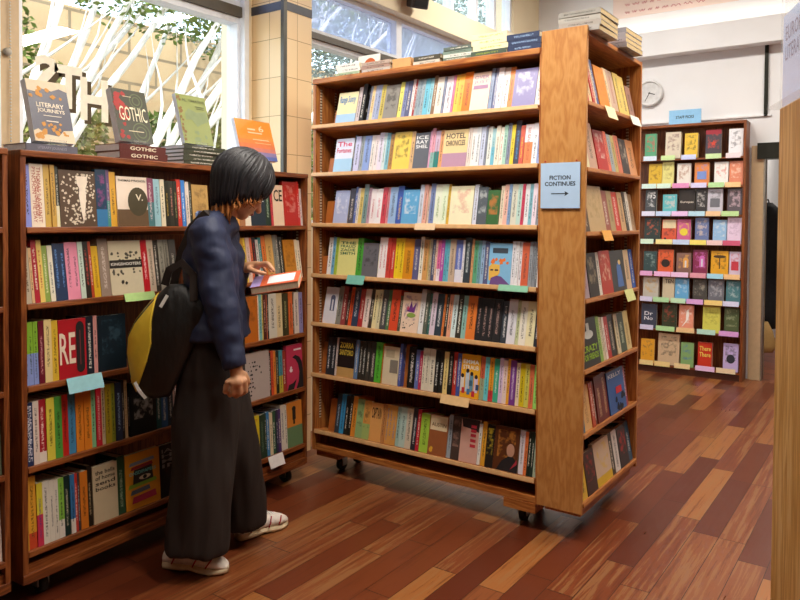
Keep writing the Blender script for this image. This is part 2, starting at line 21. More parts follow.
ENDR=[
 [(0.0133,0.0224,"S","503028",0.2,""),(0.0358,0.0227,"S","c83828",0.205,""),(0.0585,0.0375,"S","e8c898",0.205,""),(0.096,0.0293,"S","c02818",0.22,""),(0.1253,0.0238,"S","e8d0a8",0.22,""),(0.1491,0.0362,"S","4a5a90",0.22,""),(0.1853,0.1338,"F","e08820",0.2,"b06010",{"d": "orange cover turned outward"}),(0.3191,0.0444,"S","e0c8a0",0.21,""),(0.3634,0.0917,"S","c8a890",0.21,"a04030"),(0.4551,0.0813,"S","e0c060",0.21,""),(0.5364,0.0882,"S","e4c468",0.21,""),(0.6247,0.0802,"S","a07868",0.17,"")],
 [(0.0156,0.0515,"S","e0d8b0",0.2,""),(0.0672,0.1089,"S","c8a088",0.215,"3c3430"),(0.1761,0.1359,"F","b82018",0.19,"e8d8c8",{"d": "dark red cover with pale band"}),(0.3121,0.0421,"S","e06848",0.195,""),(0.3541,0.0538,"S","9aa0a0",0.185,""),(0.4079,0.0478,"S","c0a860",0.185,""),(0.4557,0.0641,"S","d07050",0.19,""),(0.5198,0.1099,"F","2c201c",0.18,"c8b8a0",{"d": "black brown cover with barcode"}),(0.6296,0.1198,"S","d89868",0.185,"")],
 [(0.0125,0.0648,"S","5a4838",0.18,"e0c8b0"),(0.0773,0.2172,"F","c8a878",0.21,"a88850",{"d": "plain tan cover standing tallest"}),(0.2945,0.0794,"S","a05848",0.195,""),(0.3739,0.0727,"S","b09868",0.195,"605030"),(0.4466,0.0855,"S","d03828",0.195,""),(0.5321,0.0783,"S","c8a070",0.195,""),(0.6104,0.0429,"S","302820",0.2,""),(0.6533,0.0437,"S","e0d8c8",0.2,""),(0.697,0.0729,"S","b09070",0.19,"")],
 [(0.0228,0.0651,"S","b098a0",0.195,"803040"),(0.0879,0.1237,"F","2c241c",0.198,"a89878",{"d": "black cover with pale text lines"}),(0.2117,0.0378,"S","e0d8c8",0.2,""),(0.2494,0.1511,"F","b83018",0.204,"e8c8a8",{"d": "red cover with small white label"}),(0.4005,0.202,"F","3a3a38",0.2,"5878b0",{"a": "bluefig","d": "charcoal cover with blue robed figure"}),(0.6025,0.0918,"S","d8b890",0.198,""),(0.6942,0.0558,"S","3060b0",0.198,"")],
 [(0.0177,0.2192,"F","20221c",0.215,"a0c838",{"t": "CRAZY|FOR_FRIENDS","a": "flask","d": "black cover with lime green lettering"}),(0.2369,0.045,"S","88b048",0.21,""),(0.2819,0.0321,"S","d8c8a8",0.204,""),(0.314,0.0279,"S","e8d8c8",0.2,""),(0.3419,0.057,"S","b82820",0.198,""),(0.3989,0.0834,"S","242018",0.2,"c8b8a0"),(0.4823,0.0506,"S","d8c8a0",0.195,""),(0.5329,0.0942,"S","40503a",0.195,"c8d0b0"),(0.6271,0.0816,"S","d8c080",0.195,"805028")],
 [(0.0085,0.0452,"S","507080",0.18,""),(0.0537,0.0936,"S","e0b070",0.2,"a06830"),(0.1472,0.0387,"S","b84828",0.2,""),(0.1859,0.0335,"S","6a3020",0.2,""),(0.2194,0.0872,"S","6a2420",0.215,"d8b080"),(0.3066,0.0759,"S","702824",0.215,"d8b080"),(0.3825,0.2404,"F","2c5c9c",0.205,"e8e8e8",{"a": "kelly","t": "KELLY","d": "blue cover with red square and white letters"}),(0.6229,0.0387,"S","a04050",0.2,"")],
 [(0.0128,0.0826,"S","e0b840",0.17,""),(0.0954,0.127,"F","3a2826",0.19,"b82830",{"d": "dark cover with red panel"}),(0.2224,0.2039,"F","d8bca0",0.2,"e0b830",{"b": "e0b830:.2","d": "cream cover with yellow foot"}),(0.4263,0.0542,"S","303028",0.2,""),(0.4805,0.0725,"S","e0d8d0",0.2,""),(0.553,0.1284,"F","202428",0.2,"c83030",{"d": "dark cover with red lettering"}),(0.6814,0.0608,"S","285870",0.2,"")],
]
BACK=[
 ([(0.0104,0.1044,"58a078","c83848",0.21,"","green cover with red flowers"),(0.1971,0.1368,"d8ccb8","7a4c50",0.22,"","cream cover with brown vine pattern"),(0.3676,0.1136,"e8c040","303028",0.195,"","yellow cover with black blots"),(0.5483,0.1319,"48404a","d04838",0.215,"star","dark grey cover with red star"),(0.7422,0.1165,"ecebf0","50505c",0.22,"","white cover with small grey lettering")],[(0.0055,0.1205,"d0dcec"),(0.1656,0.1251,"c8e0a0"),(0.3447,0.129,"c8d0f0"),(0.5557,0.1318,"c8e0a8"),(0.7235,0.1211,"e8d8dc")]),
 ([(0.0497,0.1197,"d8b030","602818",0.185,"","mustard cover with a branching tree"),(0.1726,0.1019,"e0d888","a09050",0.205,"","pale yellow cover"),(0.3055,0.1194,"e8e0d8","a86838",0.185,"","white cover with two brown fish"),(0.4582,0.1238,"e08848","7890d0",0.185,"square","orange cover with blue panel"),(0.6261,0.1161,"f0ece8","d85838",0.185,"","white cover with orange red words"),(0.7493,0.1137,"e08868","f0d8c0",0.185,"","salmon cover with pale words")],[(-0.007,0.1336,"d0e8e0"),(0.133,0.1228,"d4ecdc"),(0.2714,0.1459,"e090c0"),(0.4325,0.1347,"d8d4f4"),(0.582,0.1314,"b8e0a0"),(0.7206,0.1283,"f0c890")]),
 ([(0.0211,0.1029,"404448","e8e8e8",0.21,"75","charcoal cover with white numerals"),(0.1812,0.1251,"60b8c0","e8c8c0",0.16,"","turquoise cover"),(0.3249,0.1403,"2c2420","e8dccc",0.215,"Europas","black cover with white script"),(0.4712,0.0957,"302e30","e8e4e0",0.205,"","black cover with white block words"),(0.5728,0.126,"c8c4d0","707078",0.215,"square","pale grey cover with grey photograph"),(0.7392,0.1211,"5a5058","e0c0cc",0.21,"","mauve grey cover with white words")],[(-0.0033,0.1209,"dcdcf0"),(0.1256,0.1341,"c4d8f4"),(0.2675,0.1432,"e8c4ec"),(0.4153,0.1412,"b8dcec"),(0.5639,0.1247,"f0c898"),(0.6959,0.1432,"c0e09c")]),
 ([(0.0167,0.1446,"283430","d86030",0.2,"","dark cover with an orange glow"),(0.1772,0.13,"d85838","2c2428",0.185,"topcream","red orange cover with cream top"),(0.3134,0.1196,"d06090","e8d040",0.185,"disc","magenta and yellow cover with disc"),(0.4708,0.115,"6878a8","e8d0b8",0.2,"","slate blue cover"),(0.6227,0.1136,"98c0e4","e8ecf0",0.185,"","light blue cover with white words"),(0.742,0.1156,"e8d0e8","b898b8",0.215,"","pale pink cover nearly blank")],[(-0.0109,0.1196,"d4ecd4"),(0.1295,0.1497,"f0e098"),(0.2824,0.146,"c4d4f0"),(0.4315,0.141,"f4e070"),(0.577,0.1304,"f0ccc8"),(0.7103,0.1444,"d05878")]),
 ([(0.013,0.1209,"304848","a0b8b0",0.185,"","dark green sea cover"),(0.1451,0.1387,"e06030","2c2018",0.2,"disc","orange cover with yellow circles"),(0.3118,0.1289,"88645a","e8a850",0.18,"arch","brown cover with striped hills"),(0.4559,0.1244,"8a2a50","d870c0",0.205,"arch","plum cover with pink arch"),(0.6099,0.1457,"e8a820","4a3418",0.2,"eye","amber cover with a dark eye"),(0.7628,0.0927,"d8c4d8","c83848",0.2,"square","lilac cover with red square")],[(-0.0115,0.1134,"e4a8d4"),(0.1179,0.1487,"f0b8e0"),(0.2713,0.1512,"f0c8e8"),(0.4377,0.1352,"e49cac"),(0.5832,0.1363,"a8dcf0"),(0.7268,0.1287,"f4c890")]),
 ([(0.0116,0.1419,"c4beb0","d0a030",0.2,"","stone cover with yellow and blue figures"),(0.19,0.1068,"d4c4a4","201c18",0.195,"TEN","tan cover with big black capitals"),(0.303,0.1202,"68b0e0","d8e8f0",0.195,"","bright blue cover"),(0.4596,0.1171,"4a4844","b8b0a0",0.195,"","dark grey cover with a pale figure"),(0.5915,0.132,"70727c","d0d0d4",0.215,"","steel grey cover"),(0.7408,0.1187,"4c8088","c8d8d8",0.2,"","teal cover with pale band")],[(-0.008,0.1134,"d8d4f0"),(0.1135,0.1427,"b4e0a8"),(0.2719,0.1314,"c4e8c0"),(0.411,0.1434,"e0a8e0"),(0.5648,0.1514,"f4d480"),(0.7206,0.1319,"dcdcf4")]),
 ([(-0.0009,0.1424,"3c4458","e4e4ec",0.195,"Dr|No","navy grey cover with bold white letters"),(0.1893,0.1303,"343c28","b84838",0.205,"","dark olive cover with red ribbon"),(0.3413,0.1271,"f09c80","f8f0e8",0.205,"feather","coral cover with white feather"),(0.5482,0.1462,"dcd860","a09c40",0.21,"","lime yellow cover with text"),(0.7307,0.1191,"52603c","a8b088",0.205,"","moss green cover")],[(-0.0042,0.1216,"d4d0ec"),(0.1415,0.1687,"b4e0a0"),(0.3258,0.1577,"f0c890"),(0.5061,0.1561,"bce4d4"),(0.6915,0.1626,"dca0dc")]),
 ([(-0.001,0.1233,"e8a830","3c3850",0.195,"","golden cover with dark figures"),(0.1576,0.1903,"d8bc98","30302c",0.25,"","large tan cover with a dancing animal"),(0.3634,0.1102,"88b070","4878b0",0.195,"","multicoloured patterned cover"),(0.5114,0.1194,"d03820","f0d860",0.205,"There|There","red cover with yellow script"),(0.726,0.1251,"c8b4e4","2c2c38",0.215,"disc","lavender cover with dark oval")],[(-0.0043,0.1266,"f0d898"),(0.1336,0.1395,"f4d890"),(0.3122,0.1386,"f0d8a0"),(0.4963,0.164,"ecc4ec"),(0.6749,0.1591,"f0d8b0")]),
]
MZ=[2.1969, 1.9423, 1.6783, 1.3994, 1.1177, 0.8462, 0.5598, 0.2444]
EZ=[2.2424, 1.941, 1.6539, 1.373, 1.0778, 0.7662, 0.4822, 0.1798]
LZ=[1.6625, 1.3858, 1.1076, 0.8062, 0.5103, 0.2007]
BZ=[2.315, 2.0433, 1.7844, 1.5266, 1.2655, 0.964, 0.7232, 0.4547, 0.1201, -0.0067]
MXL=-2.7294
LA=(-2.5989, 1.3563)
LT=-0.046
LL=1.5714
BA=(-2.0692, 6.9257)
BT=0.027
BL=0.8663
J={'head': (-0.0144,0.064,1.5569),'headF': (0.0015,0.1108,1.5249),'chin': (0.0047,0.1594,1.4411),'jaw': (-0.0007,0.1072,1.4574),'neck0': (-0.0575,0.0048,1.4188),'neck1': (-0.0128,0.0626,1.4777),'nose': (0.011,0.1591,1.4837),'upback': (-0.0866,-0.0179,1.3481),'chest': (-0.0746,-0.0124,1.257),'waist': (-0.0642,-0.0108,1.0746),'hem': (-0.0579,-0.0111,0.9254),'nsh': (0.014,-0.118,1.3593),'nel': (0.0959,-0.1182,1.0799),'nwr': (0.1605,-0.1048,0.8427),'nkn': (0.1608,-0.0949,0.763),'fsh': (-0.1581,0.1031,1.3494),'fel': (-0.1848,0.149,1.0784),'fwr': (-0.0732,0.1461,1.2074),'fpalm': (-0.0126,0.1645,1.2177),'hip': (-0.0686,-0.0232,0.7843),'nth': (-0.036,-0.0768,0.6832),'nknee': (-0.0199,-0.1109,0.4091),'nhem': (-0.0287,-0.1393,0.0958),'fth': (-0.0898,0.0433,0.6509),'fknee': (-0.0628,0.1027,0.3835),'fhem': (-0.0776,0.1565,0.092),'belly': (-0.044,0.0036,1.083),'f1': ((0.0163,0.1485,1.2282),
 (0.0548,0.1635,1.2333),
 (0.0799,0.1681,1.2087)),'f2': ((-0.0021,0.1661,1.2266),
 (0.0402,0.1897,1.2272),
 (0.0654,0.1944,1.1981)),'f3': ((-0.0239,0.1812,1.2207),
 (0.0115,0.2061,1.221),
 (0.0298,0.212,1.1955)),'f4': ((-0.0457,0.1901,1.2151),
 (-0.0208,0.2137,1.2149),
 (-0.006,0.2172,1.1892)),'th': ((0.0003,0.1122,1.2081),
 (0.0393,0.1209,1.1967),
 (0.0633,0.1437,1.1902)),'g1': ((0.1974,-0.0925,0.7949),
 (0.1939,-0.0841,0.754),
 (0.1558,-0.0748,0.735),
 (0.1374,-0.0685,0.7627)),'g2': ((0.1899,-0.1163,0.7904),
 (0.1863,-0.1079,0.7497),
 (0.1475,-0.093,0.7295),
 (0.1252,-0.0833,0.7599)),'g3': ((0.1749,-0.1329,0.7914),
 (0.1681,-0.1268,0.7507),
 (0.1359,-0.1132,0.7357),
 (0.113,-0.098,0.7609)),'g4': ((0.1522,-0.1427,0.794),
 (0.142,-0.1387,0.7609),
 (0.1198,-0.1242,0.7472),
 (0.1039,-0.1102,0.7698)),'gth': ((0.1788,-0.0805,0.8175),
 (0.1809,-0.0616,0.7871),
 (0.1676,-0.0597,0.7574)),'book': ((0.0499,0.0713,1.1335),
 (0.2122,0.1864,1.1637),
 (-0.1057,0.1586,1.166),
 (0.0834,0.2921,1.1805)),'bagc': (-0.1754,-0.1793,0.9276),'strapa': (0.0098,-0.1194,1.4067),'strapb': (-0.0592,-0.1471,1.2947),'strapc': (-0.1313,-0.1785,1.1331),'strapd': (-0.092,-0.0911,1.088),'bagout': [(-0.0901,-0.224,1.1627),
 (-0.0306,-0.2085,1.165),
 (0.0337,-0.1933,1.1172),
 (0.0748,-0.1839,1.0845),
 (0.0626,-0.1883,1.0223),
 (0.0284,-0.1989,0.9313),
 (-0.0153,-0.2118,0.8504),
 (-0.0547,-0.2238,0.769),
 (-0.0813,-0.2319,0.7195),
 (-0.1506,-0.2503,0.709),
 (-0.2167,-0.2675,0.7348),
 (-0.2415,-0.2729,0.7927),
 (-0.2575,-0.2752,0.8837),
 (-0.2543,-0.2725,0.9602),
 (-0.2224,-0.2624,1.022),
 (-0.172,-0.2474,1.0843),
 (-0.1264,-0.2342,1.1298)],'bagyel': [(-0.131,-0.2355,1.1296),
 (-0.1429,-0.241,1.0263),
 (-0.1412,-0.2425,0.9394),
 (-0.1584,-0.2488,0.8669),
 (-0.1895,-0.259,0.785),
 (-0.2121,-0.2662,0.7392),
 (-0.2415,-0.2729,0.7927),
 (-0.2575,-0.2752,0.8837),
 (-0.2543,-0.2725,0.9602),
 (-0.2224,-0.2624,1.022),
 (-0.172,-0.2474,1.0843)],'nheel': (-0.1325,-0.2141,0.039)}

C = bpy.context.scene.collection
SC = bpy.context.scene
PI = math.pi

# ------------------------------------------------------------------ helpers
def lin(h):
    if isinstance(h, str):
        c = [int(h[i:i+2], 16)/255 for i in (0, 2, 4)]
    else:
        c = list(h)
    return tuple(x/12.92 if x <= .04045 else ((x+.055)/1.055)**2.4 for x in c)

class N:
    """tiny node-tree helper"""
    def __init__(s, name):
        s.m = bpy.data.materials.new(name); s.m.use_nodes = True
        s.t = s.m.node_tree; s.t.nodes.clear()
        s.out = s.t.nodes.new('ShaderNodeOutputMaterial')
        s.b = s.t.nodes.new('ShaderNodeBsdfPrincipled')
        s.t.links.new(s.b.outputs[0], s.out.inputs[0])
    def n(s, typ, **kw):
        x = s.t.nodes.new(typ)
        for k, v in kw.items(): setattr(x, k, v)
        return x
    def l(s, a, b): s.t.links.new(a, b)
    def put(s, sock, v):
        if isinstance(v, (int, float)): sock.default_value = v
        elif isinstance(v, tuple): sock.default_value = v if len(v) == len(sock.default_value) else v + (1,)
        else: s.l(v, sock)
    def math(s, op, a, b=0.0, c=None):
        x = s.n('ShaderNodeMath', operation=op)
        s.put(x.inputs[0], a); s.put(x.inputs[1], b)
        if c is not None: s.put(x.inputs[2], c)
        return x.outputs[0]
    def mix(s, f, a, b, mode='MIX'):
        x = s.n('ShaderNodeMix', data_type='RGBA', blend_type=mode)
        s.put(x.inputs[0], f); s.put(x.inputs[6], a); s.put(x.inputs[7], b)
        return x.outputs[2]
    def noise(s, vec, scale, detail=2, rough=.5, out=0):
        x = s.n('ShaderNodeTexNoise')
        if vec is not None: s.l(vec, x.inputs['Vector'])
        x.inputs['Scale'].default_value = scale; x.inputs['Detail'].default_value = detail
        x.inputs['Roughness'].default_value = rough
        return x.outputs[out]
    def mapping(s, vec, sc=(1, 1, 1), loc=(0, 0, 0), rot=(0, 0, 0)):
        x = s.n('ShaderNodeMapping'); s.l(vec, x.inputs[0])
        x.inputs['Scale'].default_value = sc; x.inputs['Location'].default_value = loc; x.inputs['Rotation'].default_value = rot
        return x.outputs[0]
    def ramp(s, f, stops):
        x = s.n('ShaderNodeValToRGB'); s.l(f, x.inputs[0]); e = x.color_ramp.elements
        while len(e) < len(stops): e.new(.5)
        for el, (p, c) in zip(e, stops): el.position = p; el.color = tuple(c) + (1,)
        return x.outputs[0]
    def bump(s, h, strength=.2, dist=.01):
        x = s.n('ShaderNodeBump'); x.inputs['Strength'].default_value = strength; x.inputs['Distance'].default_value = dist
        s.l(h, x.inputs['Height']); s.l(x.outputs[0], s.b.inputs['Normal'])
    def set(s, **kw):
        for k, v in kw.items(): s.put(s.b.inputs[k.replace('_', ' ')], v)
        return s
    def obj(s): return s.n('ShaderNodeTexCoord').outputs['Object']

def plain(name, col, rough=.5, metal=0., var=.08, scale=25., bump=0.):
    m = N(name); c = lin(col)
    v = m.noise(m.obj(), scale, 3)
    d = tuple(x*(1-var*1.5) for x in c); e = tuple(min(1, x*(1+var)) for x in c)
    m.set(Base_Color=m.ramp(v, [(.3, d), (.7, e)]), Roughness=rough, Metallic=metal)
    if bump: m.bump(v, bump, .004)
    return m.m

def wood(name, c1, c2, c3, axis=2, rough=.35, scale=1.0, flat_sawn=False):
    m = N(name)
    sc = [9*scale]*3; sc[axis] = .7*scale
    if flat_sawn: sc = [4.5]*3; sc[axis] = 1.15
    o = m.obj()
    w = m.mapping(o, tuple(sc))
    n1 = m.noise(w, 1.6, 4, .6)
    rings = m.math('FRACT', m.math('MULTIPLY', n1, 9.0))
    rings = m.math('ABSOLUTE', m.math('SUBTRACT', rings, .5))
    f = [130*scale]*3; f[axis] = 3*scale
    n2 = m.noise(m.mapping(o, tuple(f)), 1.0, 3)
    big = m.noise(o, 1.3, 2)
    col = m.ramp(rings, [(0., lin(c1)), (.28, lin(c2)), (.5, lin(c3))])
    col = m.mix(m.math('MULTIPLY', n2, .5), col, lin(c1), 'MIX')
    col = m.mix(m.math('MULTIPLY', big, .35), col, lin(c3), 'MULTIPLY')
    m.set(Base_Color=col, Roughness=m.math('ADD', m.math('MULTIPLY', n2, .15), rough))
    m.bump(n2, .12, .002)
    return m.m

class MB:
    """collects geometry for ONE mesh object"""
    def __init__(s): s.v = []; s.f = []; s.mi = []; s.sm = []
    def add(s, vs, fs, mi=0, sm=False):
        o = len(s.v); s.v += [tuple(v) for v in vs]
        for f in fs: s.f.append(tuple(i+o for i in f)); s.mi.append(mi); s.sm.append(sm)
    def box(s, a, b, mi=0, M=None):
        x0, y0, z0 = a; x1, y1, z1 = b
        vs = [(x0,y0,z0),(x1,y0,z0),(x1,y1,z0),(x0,y1,z0),(x0,y0,z1),(x1,y0,z1),(x1,y1,z1),(x0,y1,z1)]
        if M: vs = [M @ Vector(v) for v in vs]
        s.add(vs, [(0,3,2,1),(4,5,6,7),(0,1,5,4),(1,2,6,5),(2,3,7,6),(3,0,4,7)], mi); return s
    def tube(s, pts, r, n=8, mi=0, cap=True):
        pts = [Vector(p) for p in pts]; rs = r if isinstance(r, (list, tuple)) else [r]*len(pts)
        vs = []; up = None
        for i, p in enumerate(pts):
            t = (pts[min(i+1, len(pts)-1)] - pts[max(i-1, 0)]).normalized()
            if up is None: up = t.orthogonal().normalized()
            up = (up - t*up.dot(t)).normalized(); sd = t.cross(up)
            for k in range(n):
                a = 2*PI*k/n; vs.append(p + (up*math.cos(a) + sd*math.sin(a))*rs[i])
        fs = [(i*n+k, i*n+(k+1) % n, (i+1)*n+(k+1) % n, (i+1)*n+k) for i in range(len(pts)-1) for k in range(n)]
        if cap: fs += [tuple(reversed(range(n))), tuple(range((len(pts)-1)*n, len(pts)*n))]
        s.add(vs, fs, mi, True); return s
    def strip(s, pts, wid, th, nrm, mi=0):
        """flat strap: rectangular section swept along pts"""
        pts = [Vector(p) for p in pts]; vs = []
        for i, p in enumerate(pts):
            t = (pts[min(i+1, len(pts)-1)] - pts[max(i-1, 0)]).normalized()
            nn = Vector(nrm); nn = (nn - t*nn.dot(t)).normalized(); sd = t.cross(nn)
            for a, b in ((-1,-1),(1,-1),(1,1),(-1,1)): vs.append(p + sd*a*wid/2 + nn*b*th/2)
        fs = [(i*4+k, i*4+(k+1) % 4, (i+1)*4+(k+1) % 4, (i+1)*4+k) for i in range(len(pts)-1) for k in range(4)]
        L = (len(pts)-1)*4; fs += [(3,2,1,0), (L,L+1,L+2,L+3)]
        s.add(vs, fs, mi); return s
    def lathe(s, prof, n=24, mi=0, M=None):
        vs = []
        for r, z in prof:
            for k in range(n):
                a = 2*PI*k/n; v = Vector((r*math.cos(a), r*math.sin(a), z)); vs.append(M @ v if M else v)
        fs = [(i*n+k, i*n+(k+1) % n, (i+1)*n+(k+1) % n, (i+1)*n+k) for i in range(len(prof)-1) for k in range(n)]
        fs += [tuple(reversed(range(n))), tuple(range((len(prof)-1)*n, len(prof)*n))]
        s.add(vs, fs, mi, True); return s
    def prism(s, out, M, th, mi=0):
        """outline in local xy, thickness th along local z, placed by M"""
        n = len(out)
        vs = [M @ Vector((x, y, 0)) for x, y in out] + [M @ Vector((x, y, th)) for x, y in out]
        s.add(vs, [tuple(reversed(range(n))), tuple(range(n, 2*n))] + [(i, (i+1) % n, n+(i+1) % n, n+i) for i in range(n)], mi); return s
    def ball(s, c, r, mi=0, nu=16, nv=10, M=None):
        vs = []; r = r if isinstance(r, (tuple, list)) else (r, r, r)
        for j in range(nv+1):
            t = PI*j/nv
            for k in range(nu):
                a = 2*PI*k/nu
                v = Vector((r[0]*math.sin(t)*math.cos(a), r[1]*math.sin(t)*math.sin(a), r[2]*math.cos(t)))
                if M: v = M @ v
                vs.append(Vector(c)+v)
        fs = [(j*nu+k, (j+1)*nu+k, (j+1)*nu+(k+1) % nu, j*nu+(k+1) % nu) for j in range(nv) for k in range(nu)]
        s.add(vs, fs, mi, True); return s
    def mesh(s, name, mats):
        me = bpy.data.meshes.new(name); me.from_pydata(s.v, [], s.f)
        for m in (mats if isinstance(mats, (list, tuple)) else [mats]): me.materials.append(m)
        me.polygons.foreach_set('material_index', s.mi)
        me.polygons.foreach_set('use_smooth', s.sm)
        me.update(); return me
    def build(s, name, mats, parent=None, M=None, bevel=0):
        o = bpy.data.objects.new(name, s.mesh(name, mats)); C.objects.link(o)
        if parent: o.parent = parent
        if M is not None: o.matrix_basis = M
        if bevel:
            b = o.modifiers.new('b', 'BEVEL'); b.width = bevel; b.segments = 2; b.limit_method = 'ANGLE'
        return o

def tag(o, label=None, cat=None, group=None, kind=None):
    if label: o['label'] = label
    if cat: o['category'] = cat
    if group: o['group'] = group
    if kind: o['kind'] = kind
    return o
def empty(name, M, label=None, cat=None, group=None, kind=None):
    o = bpy.data.objects.new(name, None); C.objects.link(o)
    o.empty_display_size = .05
    o.matrix_basis = M if isinstance(M, Matrix) else Matrix.Translation(M)
    return tag(o, label, cat, group, kind)
T = Matrix.Translation
def RX(a): return Matrix.Rotation(a, 4, 'X')
def RY(a): return Matrix.Rotation(a, 4, 'Y')
def RZ(a): return Matrix.Rotation(a, 4, 'Z')

_tc = {}
def text_geo(s, bold=0.0):
    """letters as flat outline geometry, normalised to height 1"""
    k = (s, bold)
    if k not in _tc:
        cu = bpy.data.curves.new('txt', 'FONT'); cu.body = s; cu.offset = bold; cu.resolution_u = 2
        o = bpy.data.objects.new('txt', cu); C.objects.link(o)
        dg = bpy.context.evaluated_depsgraph_get(); dg.update()
        me = bpy.data.meshes.new_from_object(o.evaluated_get(dg))
        vs = [tuple(v.co) for v in me.vertices]; fs = [tuple(p.vertices) for p in me.polygons]
        bpy.data.objects.remove(o); bpy.data.curves.remove(cu); bpy.data.meshes.remove(me)
        x0 = min(v[0] for v in vs); x1 = max(v[0] for v in vs); y0 = min(v[1] for v in vs); y1 = max(v[1] for v in vs)
        _tc[k] = ([((a-x0)/(x1-x0), (b-y0)/(y1-y0)) for a, b, _ in vs], fs, (x1-x0)/(y1-y0))
    return _tc[k]
def put_text(mb, s, M, w, h, mi=0, bold=0.0, keep=False):
    """letters fitted into w x h with lower-left at M's origin, in M's xy plane"""
    vs, fs, asp = text_geo(s, bold)
    if keep:
        ww = min(w, h*asp); hh = ww/asp
        M = M @ T(((w-ww)/2, (h-hh)/2, 0)); w, h = ww, hh
    mb.add([M @ Vector((a*w, b*h, 0)) for a, b in vs], fs, mi)

# ------------------------------------------------------------------ materials
WOOD = wood('bookcase_oak', '9a5826', 'c07c3c', 'd0924e', 2)
WOODX = wood('bookcase_oak_boards', '9a5826', 'c07c3c', 'd0924e', 0)
WOODY = wood('bookcase_oak_cross', '9a5826', 'c07c3c', 'd0924e', 1)
WOODE = wood('end_panel_plywood', 'bb8044', 'cc9452', 'd5a161', 2, .3, .7, True)
WOODP = wood('pale_panel_oak', 'a87838', 'c89a58', 'd8b078', 2, .4, .8)
LOWW = wood('dark_red_oak', '6c3616', '93501f', 'a86430', 2); LOWX = wood('dark_red_boards', '6c3616', '93501f', 'a86430', 0)  # darker, redder oak for the low and display bookcases
EDGE = plain('shelf_edge_lacquer', 'dcae78', .4)
BLOCK = plain('bookend_wood', 'b5682c', .45, var=.15, scale=8)
DARKM = plain('dark_metal', '26261f', .4, .6)
RUB = plain('caster_rubber', '16170f', .6)
STEEL = plain('brushed_steel', 'a8a498', .35, .8)
WHITE = plain('white_paint', 'e8e8ea', .7, var=.02, scale=3)
CREAM = plain('cream_paint', 'ecdcba', .7, var=.03, scale=2)
FRAME = plain('white_window_frame', 'e8ecf2', .45, var=.03)
BEIGE = plain('beige_jamb_paint', 'cfb48e', .6, var=.04)
DBAR = plain('dark_window_bar', '5a5348', .5)
PAPER = plain('paper_white', 'f0eee8', .7, var=.02)

def pages_mat():
    m = N('book_pages'); o = m.obj()
    n = m.noise(m.mapping(o, (900, 900, 6)), 1, 2)
    m.set(Base_Color=m.ramp(n, [(.3, lin('d3c4a2')), (.7, lin('efe5cc'))]), Roughness=.8); return m.m
PAGES = pages_mat()
PAGESW = plain('white_pages', 'e4e8f0', .8, var=.05, scale=60)

def cover_mat():
    """printed book covers: base and ink colours, print zone and seed come from the mesh"""
    m = N('printed_cover')
    base = m.n('ShaderNodeAttribute', attribute_name='base').outputs['Color']
    ink = m.n('ShaderNodeAttribute', attribute_name='ink').outputs['Color']
    pr = m.n('ShaderNodeAttribute', attribute_name='prm')
    sep = m.n('ShaderNodeSeparateColor'); m.l(pr.outputs['Color'], sep.inputs[0])
    v0, v1, seed = sep.outputs; st = pr.outputs['Alpha']
    uv = m.n('ShaderNodeUVMap', uv_map='UVMap').outputs[0]
    um = m.n('ShaderNodeUVMap', uv_map='UVm').outputs[0]
    s2 = m.n('ShaderNodeSeparateXYZ'); m.l(uv, s2.inputs[0]); u, v = s2.outputs[0], s2.outputs[1]
    s3 = m.n('ShaderNodeSeparateXYZ'); m.l(um, s3.inputs[0])
    def vec(sx, sy):
        c = m.n('ShaderNodeCombineXYZ')
        m.l(m.math('MULTIPLY', s3.outputs[0], sx), c.inputs[0]); m.l(m.math('MULTIPLY', s3.outputs[1], sy), c.inputs[1])
        m.l(m.math('MULTIPLY', seed, 61.0), c.inputs[2]); return c.outputs[0]
    inv = m.math('MULTIPLY', m.math('GREATER_THAN', v, v0), m.math('LESS_THAN', v, v1))
    cen = m.math('LESS_THAN', m.math('ABSOLUTE', m.math('SUBTRACT', u, .5)), m.math('ADD', .16, m.math('MULTIPLY', m.math('GREATER_THAN', st, .5), .2)))
    zone = m.math('MULTIPLY', inv, cen)
    tx = m.math('GREATER_THAN', m.noise(vec(210, 300), 1, 1), .5)           # spine lettering
    art = m.math('MINIMUM', 1.0, m.math('MAXIMUM', 0.0, m.math('MULTIPLY', m.math('SUBTRACT', m.noise(vec(30, 30), 1, 4, .62), .47), 7.0)))       # cover picture
    rows = m.math('GREATER_THAN', m.math('FRACT', m.math('MULTIPLY', v, 26.0)), .5)
    ln = m.math('MULTIPLY', rows, m.math('GREATER_THAN', m.noise(vec(230, 60), 1, 1), .47))
    isart = m.math('MULTIPLY', m.math('GREATER_THAN', st, .5), m.math('LESS_THAN', st, .75))
    isln = m.math('GREATER_THAN', st, .75)
    issp = m.math('MULTIPLY', m.math('GREATER_THAN', st, .15), m.math('LESS_THAN', st, .5))
    a = m.math('ADD', m.math('ADD', m.math('MULTIPLY', issp, tx), m.math('MULTIPLY', isart, art)), m.math('MULTIPLY', isln, ln))
    f = m.math('MULTIPLY', m.math('MULTIPLY', zone, a), m.math('SUBTRACT', .8, m.math('MULTIPLY', isart, .22)))
    wear = m.noise(vec(40, 40), 1, 3)
    col = m.mix(f, base, ink)
    col = m.mix(.16, col, m.ramp(wear, [(.3, (.75,)*3), (.7, (1, 1, 1))]), 'MULTIPLY')
    m.set(Base_Color=col, Roughness=.38); return m.m
COVER = cover_mat()
def flat(col, rough=.7, cache={}):
    if col not in cache: cache[col] = plain('print_' + col, col, rough, var=.04, scale=40)
    return cache[col]

